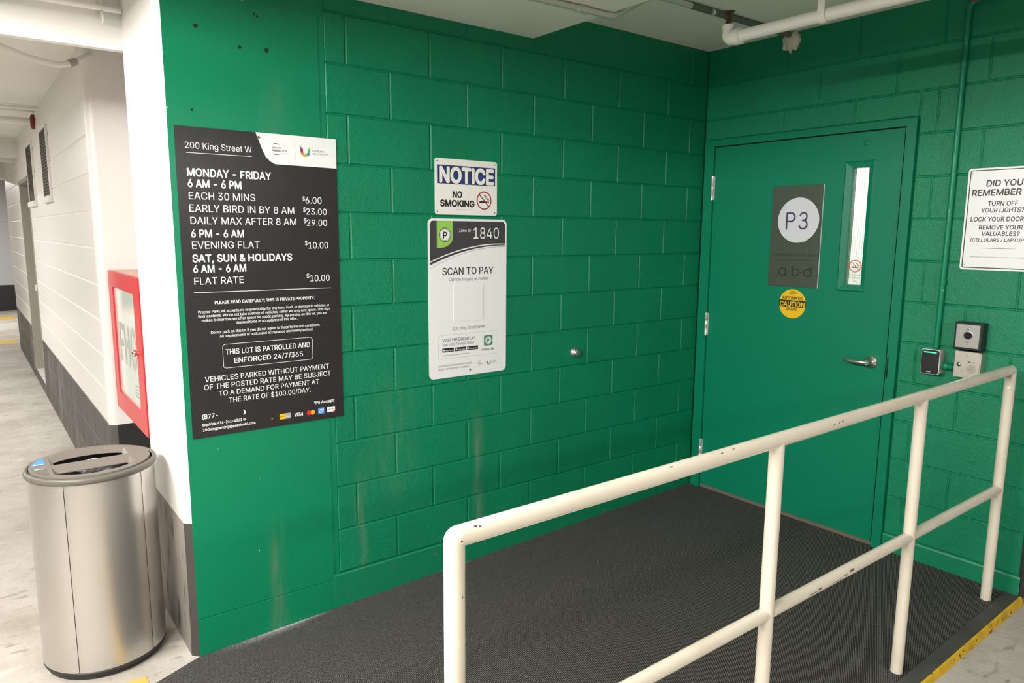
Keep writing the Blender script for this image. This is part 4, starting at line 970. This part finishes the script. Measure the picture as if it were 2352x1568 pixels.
sg = thing('no_smoking_decal', 'small red no smoking decal at the bottom of the wired door window', 'sticker', (0.0035, -1.0, 1.295))
q = [(1.0074, 1.3848), (1.0048, 1.4178)]; prohibition(lambda u, v, d: (0.0040-d, -u, v), q[0], q[1][1]-q[0][1], 0.0005, sg, m_red2)
mb = MB()
for body, fr in (('NO SMOKING', (0.9716, 1.0422, 1.3341, 0.0080)), ('OR TOBACCO', (0.9698, 1.0429, 1.3184, 0.0080)), ('USE', (0.9972, 1.0171, 1.3022, 0.0075))):
    mb.text(lambda u, v, d: (0.0040-d, -u, v), body, fr, 0.0005, 0.0)
mb.build_lines('lettering', m_txtg, sg)

# ================================================================ ACCESS DEVICES ON THE DOOR WALL
sg = thing('card_reader', 'black faced card reader with green light bar in a grey box below the conduit', 'card reader', (0, -1.443, 0.884))
MB().prism(FB, rrect(1.403, 0.886, 1.484, 1.002, 0.004), 0.0006, 0.052).build('housing', m_plasg, sg)
MB().prism(FB, rrect(1.402, 0.884, 1.485, 1.004, 0.010), 0.052, 0.058, 0).build('bezel', m_signw, sg)
MB().prism(FB, rrect(1.4045, 0.8865, 1.4825, 1.0015, 0.009), 0.0575, 0.066, 0, 0.003).build('reader_face', m_plas, sg)
MB().prism(FB, rrect(1.414, 0.988, 1.473, 0.9935, 0.0026), 0.0655, 0.0675).build('light_bar', m_led, sg)
MB().poly(FB, [(1.432, 0.894), (1.452, 0.894), (1.452, 0.899), (1.432, 0.899)], 0.0664).build('maker_mark', m_line, sg)
sg = thing('push_button_box', 'black surface box with square steel plate and round hole, above the intercom', 'push button', (0, -1.597, 1.020))
MB().prism(FB, [(1.537, 1.022), (1.655, 1.022), (1.655, 1.149), (1.537, 1.149)], 0.0006, 0.058, 0, 0.002).build('box', m_plas, sg)
MB().prism(FB, [(1.545, 1.031), (1.644, 1.031), (1.644, 1.140), (1.545, 1.140)], 0.0575, 0.0605, 0, 0.001).build('face_plate', m_steel, sg)
mb = MB(); c_ = (1.597, 1.090); mb.lathe([(0.0195, 0.0), (0.0195, 0.0014), (0.017, 0.0016)], FB(*c_, 0.0603), ax=(-1, 0, 0), n=28); mb.build('button_ring', m_steel, sg)
MB().lathe([(0.0168, 0.0), (0.0168, 0.0012)], FB(*c_, 0.0609), ax=(-1, 0, 0), n=28).build('sensor', m_hole, sg)
for v in (1.118, 1.061): MB().lathe([(0.0062, 0.0), (0.005, 0.0016), (0.002, 0.0018)], FB(1.597, v, 0.0603), ax=(-1, 0, 0), n=16).build('screw', m_chrome, sg)
sg = thing('intercom', 'beige steel intercom panel with call button and round speaker holes', 'intercom', (0, -1.603, 0.892))
MB().prism(FB, [(1.552, 0.892), (1.660, 0.892), (1.660, 1.012), (1.552, 1.012)], 0.0006, 0.056, 0, 0.001).build('box', m_steelw, sg)
MB().prism(FB, [(1.549, 0.890), (1.656, 0.890), (1.656, 1.014), (1.549, 1.014)], 0.056, 0.059, 0, 0.0008).build('face_plate', m_steelw, sg)
mb = MB(); mb.lathe([(0.0105, 0.0), (0.0105, 0.003), (0.008, 0.0035), (0.0075, 0.0045), (0.0, 0.005)], FB(1.571, 0.951, 0.0588), ax=(-1, 0, 0), n=22); mb.build('call_button', m_chrome, sg)
mb = MB()
for ring, cnt in ((0.004, 6), (0.0085, 11), (0.0135, 16), (0.0185, 22)):
    for k in range(cnt):
        a = 2*PI*k/cnt; mb.poly(FB, circ((1.622+ring*math.cos(a), 0.934+ring*math.sin(a)), 0.0013, 8), 0.0593)
mb.build('speaker_grille', m_hole, sg)
mb = MB(); mb.poly(FB, circ((1.582, 0.965), 0.0013, 8), 0.0593); mb.mark(); mb.poly(FB, [(1.607, 0.962), (1.616, 0.962), (1.616, 0.969), (1.607, 0.969)], 0.0593); mb.stroke(FB, [(1.619, 0.964), (1.636, 0.964)], 0.0018, 0.0593)
mb.mark(); mb.poly(FB, [(1.596, 0.992), (1.604, 0.992), (1.604, 0.996), (1.596, 0.996)], 0.0593); mb.mark(); mb.band(FB, circ((1.585, 0.922), 0.0045, 16), circ((1.585, 0.922), 0.0036, 16), 0.0593)
mb.build_lines('panel_mark', m_txtg, sg)
sg = thing('conduit_nipple', 'short green painted conduit fitting joining the card reader to the intercom', 'conduit', (-0.03, -1.517, 0.923))
mb = MB(); mb.lathe([(0.015, 0.0), (0.015, 0.012), (0.019, 0.014), (0.019, 0.024), (0.014, 0.026), (0.014, 0.036), (0.018, 0.038), (0.018, 0.046), (0.013, 0.048), (0.013, 0.064)], (-0.03, -1.486, 0.928), ax=(0, -1, 0), n=20)
mb.build('fitting', m_block, sg)

# green painted conduit down the door wall
sg = thing('wall_conduit', 'thin green painted conduit running down the door wall to the card reader', 'conduit', (-0.014, -1.445, 1.0))
mb = MB(); mb.tube([(-0.0145, -1.447, 1.004), (-0.0145, -1.447, 1.10), (-0.0145, -1.449, 1.6), (-0.0145, -1.449, 2.545), (-0.0145, -1.452, 2.575), (-0.0145, -1.468, 2.592), (-0.0145, -1.50, 2.598)], 0.0125, 16)
mb.build('pipe', m_green, sg)
for z in (1.325, 2.32):
    mb = MB(); mb.lathe([(0.0150, -0.010), (0.0150, 0.010)], (-0.0145, -1.449, z), n=16); mb.box((-0.0006, -1.449, z-0.009), (-0.004, -1.418, z+0.009)); mb.build('strap', m_green, sg)
mb = MB(); mb.lathe([(0.019, 0.0), (0.019, 0.06), (0.028, 0.062), (0.028, 0.085), (0.02, 0.09)], (-0.04, -1.470, 2.603), ax=(0, -1, 0), n=20)
mb.solo('red_fitting', m_cabred, 'dull red round fitting at the top of the door wall by the conduit', 'fitting')

# ================================================================ SPRINKLER PIPE AND CONDUITS UNDER THE CEILING
sp = thing('sprinkler_pipe', 'white sprinkler pipe with brass head hanging under the alcove ceiling', 'sprinkler pipe', (-1.05, -0.945, 2.38))
PX, PZ, PYE = -1.052, 2.372, -0.940
mb = MB(); mb.tube([(PX, PYE-0.02, PZ), (PX, -3.4, PZ)], 0.0245, 20); mb.build('pipe', m_pipe, sp)
mb = MB(); mb.tube([(PX, PYE-0.045, PZ), (PX, PYE-0.042, PZ), (PX, PYE-0.020, PZ)], [0.0335, 0.0335, 0.0335], 20)
mb.tube([(PX, PYE-0.02, PZ), (PX, PYE+0.004, PZ+0.001), (PX, PYE+0.018, PZ+0.012), (PX, PYE+0.022, PZ+0.034)], [0.031, 0.030, 0.028, 0.024], 20)
mb.tube([(PX, PYE+0.022, PZ+0.032), (PX, PYE+0.022, PZ+0.056)], 0.0265, 20); mb.build('elbow', m_pipe, sp)
hz_ = PZ+0.056; hy_ = PYE+0.022
mb = MB(); mb.lathe([(0.014, 0.0), (0.014, 0.012), (0.009, 0.014), (0.009, 0.024)], (PX, hy_, hz_), n=16)
for s_ in (-1, 1): mb.tube([(PX+s_*0.008, hy_, hz_+0.012), (PX+s_*0.019, hy_, hz_+0.021), (PX+s_*0.019, hy_, hz_+0.038), (PX+s_*0.006, hy_, hz_+0.051)], 0.004, 8)
mb.tube([(PX, hy_, hz_+0.020), (PX, hy_, hz_+0.048)], 0.0055, 8)
mb.lathe([(0.006, 0.047), (0.022, 0.051), (0.025, 0.055), (0.004, 0.058)], (PX, hy_, hz_), n=18); mb.build('sprinkler_head', m_brass, sp)
for (yh,) in ((-1.355,), (-2.6,)):
    mb = MB()
    for s_ in (-1, 1):
        mb.box((PX+s_*0.026, yh-0.014, PZ), (PX+s_*0.029, yh+0.014, PZ+0.10))
    n = 10
    for k in range(n):
        a0, a1_ = PI+PI*k/n, PI+PI*(k+1)/n
        vs = []
        for rr_ in (0.0262, 0.0292):
            for a in (a0, a1_):
                for yy in (yh-0.014, yh+0.014): vs.append((PX+rr_*math.cos(a), yy, PZ+rr_*math.sin(a)))
        mb.add(vs, [(0, 1, 3, 2), (4, 6, 7, 5), (0, 4, 5, 1), (2, 3, 7, 6), (0, 2, 6, 4), (1, 5, 7, 3)])
    mb.box((PX-0.029, yh-0.012, PZ+0.095), (PX+0.029, yh+0.012, PZ+0.099)); mb.tube([(PX, yh, PZ+0.09), (PX, yh, 2.645)], 0.005, 8)
    mb.build('hanger', m_pipe, sp)
ec = thing('ceiling_conduit', 'galvanized conduit that bends up past the beam edge under the ceiling', 'conduit', (-0.7, -0.55, 2.6))
CZ = 2.626
mb = MB(); mb.tube([(-2.6, -0.50, 2.487), (-1.44, -0.545, 2.487), (-1.38, -0.548, 2.489), (-1.345, -0.550, 2.500), (-1.19, -0.552, 2.590), (-1.14, -0.553, 2.612), (-1.09, -0.553, CZ-0.002), (-1.03, -0.554, CZ), (-0.85, -0.554, CZ)], 0.0135, 16); mb.build('pipe', m_emt, ec)
mb = MB(); mb.tube([(-0.86, -0.554, CZ), (0.0, -0.560, CZ)], 0.0145, 16); mb.build('painted_pipe', m_condg, ec)
mb = MB(); mb.lathe([(0.0165, -0.028), (0.0165, 0.028)], (-1.55, -0.541, 2.487), ax=(1, -0.03, 0), n=16)
for s_ in (-0.014, 0.014): mb.lathe([(0.004, 0.0), (0.004, 0.006)], (-1.55+s_, -0.541, 2.471), ax=(0, 0, -1), n=8)
mb.build('coupling', m_emt, ec)
mb = MB(); mb.lathe([(0.0165, -0.012), (0.0165, -0.003), (0.0150, -0.002), (0.0150, 0.002), (0.0165, 0.003), (0.0165, 0.012)], (-0.70, -0.555, CZ), ax=(1, 0, 0), n=16); mb.build('coupling', m_emt, ec)
# fire-stop foam where the conduit enters the wall
bm = bmesh.new(); bmesh.ops.create_icosphere(bm, subdivisions=4, radius=1.0)
for v in bm.verts:
    p = v.co.copy(); k = 1+0.16*math.sin(7*p.y+2*p.z)*math.sin(6*p.z+1)+0.10*math.sin(17*p.y+3)*math.sin(15*p.z)
    v.co = Vector((p.x*0.030, p.y*0.052*k, p.z*0.040*k*(1.0 if p.z > 0 else 1.35)))
    if p.z < -0.25: v.co.z += -0.026*max(0, math.sin(9*p.y+0.8))*(-p.z)
mb = MB(); mb.add([v.co+Vector((-0.004, -0.560, 2.608)) for v in bm.verts], [[v.index for v in f.verts] for f in bm.faces], 0, True); bm.free()
mb.solo('firestop_foam', m_foam, 'lumpy beige sealing foam around the conduit where it enters the green wall', 'foam')

# ================================================================ TRASH BIN
BX, BY, BZ = -3.395, 0.285, -0.182
tb_ = thing('trash_bin', 'round champagne metal bin with taupe two slot lid beside the white column', 'trash bin', (BX, BY, BZ))
mb = MB(); mb.lathe([(0.205, 0.0), (0.212, 0.004), (0.214, 0.022)], (BX, BY, BZ), n=72); mb.lathe([(0.212, 0.020), (0.222, 0.023), (0.222, 0.034), (0.212, 0.036)], (BX, BY, BZ), n=72); mb.build('base', m_bindark, tb_)
seams = [-2.14, -0.85, 0.45, 1.8]
for a0, a1_ in zip(seams, seams[1:]+[seams[0]+2*PI]):
    mb = MB(); n = 28; g_ = 0.006; R = 0.2225
    vs = []
    for k in range(n+1):
        a = a0+g_+(a1_-a0-2*g_)*k/n; e = 0.002 if k in (0, n) else 0.0
        for z in (BZ+0.036, BZ+0.790): vs.append((BX+(R-e)*math.cos(a), BY+(R-e)*math.sin(a), z))
    mb.add(vs, [(2*k, 2*k+2, 2*k+3, 2*k+1) for k in range(n)], 0, True); mb.build('side_panel', m_bin, tb_)
mb = MB(); mb.lathe([(0.2185, 0.036), (0.2185, 0.792)], (BX, BY, BZ), n=72, caps=False); mb.build('inner_shell', m_bindark, tb_)
mb = MB(); mb.lathe([(0.216, 0.788), (0.2275, 0.790), (0.2315, 0.796), (0.2315, 0.806), (0.228, 0.813), (0.2165, 0.815), (0.2155, 0.806), (0.2155, 0.79)], (BX, BY, BZ), n=80, caps=False); mb.build('rim', m_binrim, tb_)
# lid: disc with two D shaped chutes either side of a straight bar
LZ = BZ+0.818; LR = 0.2095
bm = bmesh.new()
def loop(pts, z): return [bm.verts.new((p[0], p[1], z)) for p in pts]
lcx, lcy = BX-0.002, BY+0.002
outer = [(lcx+LR*math.cos(2*PI*k/80), lcy+LR*math.sin(2*PI*k/80)) for k in range(80)]
def chute(s_):
    pr_ = 0.178; hw_ = 0.136; b0 = 0.011
    pts = [(-hw_, b0), (hw_, b0)]; a0 = math.acos(hw_/pr_); yv = math.sqrt(pr_**2-hw_**2)
    arcp = [(pr_*math.cos(a0+(PI-2*a0)*k/16), pr_*math.sin(a0+(PI-2*a0)*k/16)) for k in range(17)]
    pts = [(-hw_, b0), (hw_, b0)]+arcp
    if s_ > 0: inn = [(-hw_+0.012, b0+0.003), (hw_-0.012, b0+0.003)]+[(max(-hw_+0.012, min(hw_-0.012, x*0.90)), max(b0+0.015, y*0.70)) for x, y in arcp]
    else: inn = [(-hw_+0.014, b0+0.040), (hw_-0.014, b0+0.040)]+[(max(-hw_+0.014, min(hw_-0.014, x*0.93)), max(b0+0.044, y*0.975)) for x, y in arcp]
    if s_ < 0: pts = [(x, -y) for x, y in pts][::-1]; inn = [(x, -y) for x, y in inn][::-1]
    return [(lcx+x, lcy+y) for x, y in pts], [(lcx+x, lcy+y) for x, y in inn]
vo = loop(outer, LZ); edges = [bm.edges.new((vo[k], vo[(k+1) % 80])) for k in range(80)]
vd = loop([(lcx+(LR+0.001)*math.cos(2*PI*k/80), lcy+(LR+0.001)*math.sin(2*PI*k/80)) for k in range(80)], LZ-0.012)
walls = []
for s_ in (1, -1):
    po, pi_ = chute(s_); v1 = loop(po, LZ); n = len(v1); edges += [bm.edges.new((v1[k], v1[(k+1) % n])) for k in range(n)]
    v2 = loop(pi_, LZ-(0.011 if s_ > 0 else 0.018)); v3 = loop(pi_, LZ-(0.013 if s_ > 0 else 0.021)); walls.append((v1, v2, v3))
bmesh.ops.triangle_fill(bm, use_beauty=True, use_dissolve=False, edges=edges, normal=(0, 0, 1))
def inside(p, poly):
    r_ = False
    for i in range(len(poly)):
        (xa, ya), (xb, yb) = poly[i-1], poly[i]
        if (ya > p[1]) != (yb > p[1]) and p[0] < (xb-xa)*(p[1]-ya)/(yb-ya)+xa: r_ = not r_
    return r_
chs = [chute(1)[0], chute(-1)[0]]
bad = [f for f in bm.faces if any(inside(f.calc_center_median(), c) for c in chs)]
bmesh.ops.delete(bm, geom=bad, context='FACES_ONLY')
bm.normal_update()
for f in bm.faces:
    if f.normal.z < 0: f.normal_flip()
for k in range(80): bm.faces.new((vd[k], vd[(k+1) % 80], vo[(k+1) % 80], vo[k]))
for (v1, v2, v3) in walls:
    n = len(v1)
    for k in range(n):
        j = (k+1) % n; bm.faces.new((v1[k], v1[j], v2[j], v2[k])); bm.faces.new((v2[k], v2[j], v3[j], v3[k]))
bm.verts.index_update(); mb = MB(); mb.add([v.co.copy() for v in bm.verts], [[v.index for v in f.verts] for f in bm.faces]); bm.free()
mb.build('lid', m_binlid, tb_)
mb = MB(); mb.lathe([(0.001, 0.62), (0.205, 0.62), (0.213, 0.79)], (BX, BY, BZ), n=60, caps=False); mb.build('liner', m_liner, tb_)
mb = MB(); q = [(-3.597, 0.322), (-3.582, 0.372), (-3.566, 0.405), (-3.550, 0.428), (-3.548, 0.322)]; mb.add([(x, y, LZ+0.0008) for x, y in ccw(q)], [tuple(range(5))], 0)
mb.add([(x, y, LZ+0.0012) for x, y in ((-3.588, 0.328), (-3.556, 0.328), (-3.556, 0.336), (-3.588, 0.336))], [(0, 1, 2, 3)], 1); mb.build('recycling_label', [m_blue, m_txtw], tb_)
mb = MB(); q = [(-3.597, 0.284), (-3.548, 0.278), (-3.548, 0.160), (-3.575, 0.200), (-3.590, 0.240)]; mb.add([(x, y, LZ+0.0008) for x, y in ccw(q)], [tuple(range(5))], 0)
mb.add([(x, y, LZ+0.0012) for x, y in ((-3.588, 0.266), (-3.556, 0.264), (-3.556, 0.270), (-3.588, 0.273))], [(0, 1, 2, 3)], 1); mb.build('waste_label', [m_labeld, m_txtw], tb_)
# crumpled white paper in the rear slot, grey film in the front slot
def crumple(name, mm, c, rx, ry, rz, label, cat, seed):
    rnd = random.Random(seed); bm = bmesh.new(); bmesh.ops.create_icosphere(bm, subdivisions=4, radius=1.0)
    dirs = [Vector((rnd.uniform(-1, 1), rnd.uniform(-1, 1), rnd.uniform(-1, 1))).normalized() for _ in range(26)]
    for v in bm.verts:
        p = v.co.normalized(); k = min(1.0, min((0.80+0.12*(i % 3))/max(0.05, p.dot(d)) if p.dot(d) > 0.5 else 9 for i, d in enumerate(dirs)))
        k *= 1+0.05*math.sin(23*p.x+9*p.y)+0.05*math.sin(19*p.z-11*p.y); v.co = Vector((p.x*rx*k, p.y*ry*k, p.z*rz*k))
    mb = MB(); mb.add([v.co+Vector(c) for v in bm.verts], [[v.index for v in f.verts] for f in bm.faces]); bm.free()
    return mb.solo(name, mm, label, cat)
crumple('crumpled_paper', m_paper, (BX+0.01, BY+0.058, BZ+0.778), 0.070, 0.030, 0.030, 'crumpled white paper in the rear slot of the round bin', 'paper', 3)
crumple('plastic_film', m_plasticbag, (BX+0.01, BY-0.125, BZ+0.738), 0.095, 0.030, 0.028, 'crumpled grey plastic film in the front slot of the round bin', 'plastic film', 5)

# ================================================================ FIRE HOSE CABINET
HX, HY0, HY1, HZ0, HZ1 = -3.082, 0.82, 1.655, 0.548, 1.322
hc = thing('fire_hose_cabinet', 'red fire hose cabinet with FHC glass door between the column and the white block wall', 'fire hose cabinet', (HX+0.15, 1.24, HZ0))
def FH(u, v, d): return (HX-d, -u, v)
mb = MB(); X1 = HX+0.30
mb.box((HX+0.012, HY0, HZ0), (X1, HY0+0.006, HZ1)); mb.box((HX+0.012, HY1-0.006, HZ0), (X1, HY1, HZ1)); mb.box((HX+0.012, HY0, HZ0), (X1, HY1, HZ0+0.006)); mb.box((X1-0.006, HY0, HZ0), (X1, HY1, HZ1))
mb.build('cabinet_body', m_signw, hc)
MB().box((HX+0.012, HY0, HZ1-0.006), (X1, HY1, HZ1)).build('cabinet_top', m_cabpink, hc)
out_ = rrect(-HY1, HZ0, -HY0, HZ1, 0.004, 6); GB = (-1.545, 0.650, -0.955, 1.238); inn_ = rrect(*GB, 0.02, 6)
mb = MB()
mb.band(FH, out_, inn_, 0.010); n = len(out_)
for k in range(n):
    j = (k+1) % n
    mb.add([FH(*out_[k], -0.012), FH(*out_[j], -0.012), FH(*out_[j], 0.010), FH(*out_[k], 0.010)], [(0, 1, 2, 3)])
    mb.add([FH(*inn_[k], 0.010), FH(*inn_[j], 0.010), FH(*inn_[j], -0.012), FH(*inn_[k], -0.012)], [(0, 1, 2, 3)])
hd = mb.build('cabinet_door', m_cabred, hc)
MB().prism(FH, inset(inn_, -0.004), -0.004, 0.001).build('glass_pane', m_cabglass, hd)
MB().text(FH, 'FHC', (-1.47, -1.02, 0.845, 0.20), 0.0016, 0.02).build('lettering', m_fhc, hd)
mb = MB()
for i in range(4):
    for j in range(3): mb.poly(FH, [(-1.115+0.035*j, 0.70+0.018*i), (-1.088+0.035*j, 0.70+0.018*i), (-1.088+0.035*j, 0.708+0.018*i), (-1.115+0.035*j, 0.708+0.018*i)], 0.0016)
mb.build('small_print', m_fhc, hd)
mb = MB(); mb.lathe([(0.010, 0.0), (0.010, 0.008), (0.016, 0.014), (0.018, 0.022), (0.012, 0.029), (0.0, 0.031)], FH(-0.905, 0.955, 0.010), ax=(-1, 0, 0), n=20); mb.build('door_knob', m_chrome, hd)

# ================================================================ PASSAGE DETAILS
def vent(name, y0, y1, z0, z1, label):
    v = thing(name, label, 'vent', (GX, (y0+y1)/2, z0), 'louvred vents high on the passage wall')
    mb = MB(); p = 0.016; t = 0.022
    mb.box((GX-p, y0, z0), (GX-0.0006, y0+t, z1)); mb.box((GX-p, y1-t, z0), (GX-0.0006, y1, z1)); mb.box((GX-p, y0+t, z1-t), (GX-0.0006, y1-t, z1)); mb.box((GX-p-0.015, y0-0.02, z0-0.045), (GX-0.0006, y1+0.02, z0-0.0005))
    mb.build('frame', m_white, v)
    mb = MB(); n = 22
    for k in range(n):
        z = z0+(z1-t-z0)*(k+0.05)/n; h = (z1-t-z0)/n*0.82
        mb.add([(GX-0.0145, y0+t, z), (GX-0.0145, y1-t, z), (GX-0.012, y1-t, z+h), (GX-0.012, y0+t, z+h), (GX-0.010, y0+t, z), (GX-0.010, y1-t, z)], [(0, 3, 2, 1), (0, 1, 5, 4), (3, 4, 5, 2)])
    mb.box((GX-0.010, y0+t, z0), (GX-0.001, y1-t, z1-t)); mb.build('louvers', m_louver, v)
vent('wall_vent', 3.62, 4.12, 1.80, 2.33, 'dark louvred vent on the white block wall, the nearer of two')
vent('wall_vent', 4.95, 5.55, 1.80, 2.33, 'dark louvred vent on the white block wall, farther one next to the doorway')
# pipe on the beam face with strap hanger
bp = thing('beam_pipe', 'slim white pipe running along the face of the white beam', 'pipe', (-4.5, 0.55, 2.44))
mb = MB(); mb.tube([(-3.128, 0.548, 2.438), (-6.5, 0.548, 2.438)], 0.011, 14); mb.build('pipe', m_white, bp)
mb = MB(); ring = [(-3.20, 0.548+0.021*math.cos(2*PI*k/14), 2.405+0.021*math.sin(2*PI*k/14)) for k in range(14)]; mb.tube(ring, 0.004, 6, closed=True); mb.box((-3.205, 0.560, 2.42), (-3.195, 0.584, 2.50)); mb.build('hanger', m_white, bp)
sc_ = thing('sagging_conduit', 'white sagging conduit looping from the passage ceiling to the block wall', 'conduit', (-3.5, 1.55, 2.39))
pts = [(-4.2, 1.55, 2.56), (-3.9, 1.55, 2.50), (-3.498, 1.55, 2.435), (-3.394, 1.55, 2.400), (-3.30, 1.55, 2.383), (-3.255, 1.55, 2.381), (-3.21, 1.55, 2.392), (-3.175, 1.56, 2.412), (-3.10, 1.64, 2.47)]
mb = MB(); mb.tube(pts, 0.016, 14); mb.build('pipe', m_white, sc_)
mb = MB(); mb.tube([pts[-3], pts[-2]], 0.019, 14); mb.build('collar', m_jamb, sc_)
for i, (y, z, r, lab) in enumerate(((4.55, 2.445, 0.028, 'white pipe crossing the passage just before the nearer louvred vent'), (4.2, 2.51, 0.010, 'thin white pipe above the larger pipe across the passage'), (7.6, 2.36, 0.04, 'white pipe crossing the passage beyond the doorway'))):
    mb = MB(); mb.tube([(-9.0, y, z), (GX-0.001, y, z)], r, 14); mb.solo('overhead_pipe', m_white, lab, 'pipe', 'pipes crossing the passage ceiling')
mb = MB(); mb.lathe([(0.0295, 0.0), (0.060, 0.0), (0.060, 0.02), (0.0295, 0.03), (0.0295, 0.0)], (GX-0.0015, 4.55, 2.445), ax=(-1, 0, 0), n=24, caps=False)
mb.solo('pipe_flange', m_rust, 'rusty red flange where the passage pipe meets the white wall', 'flange')
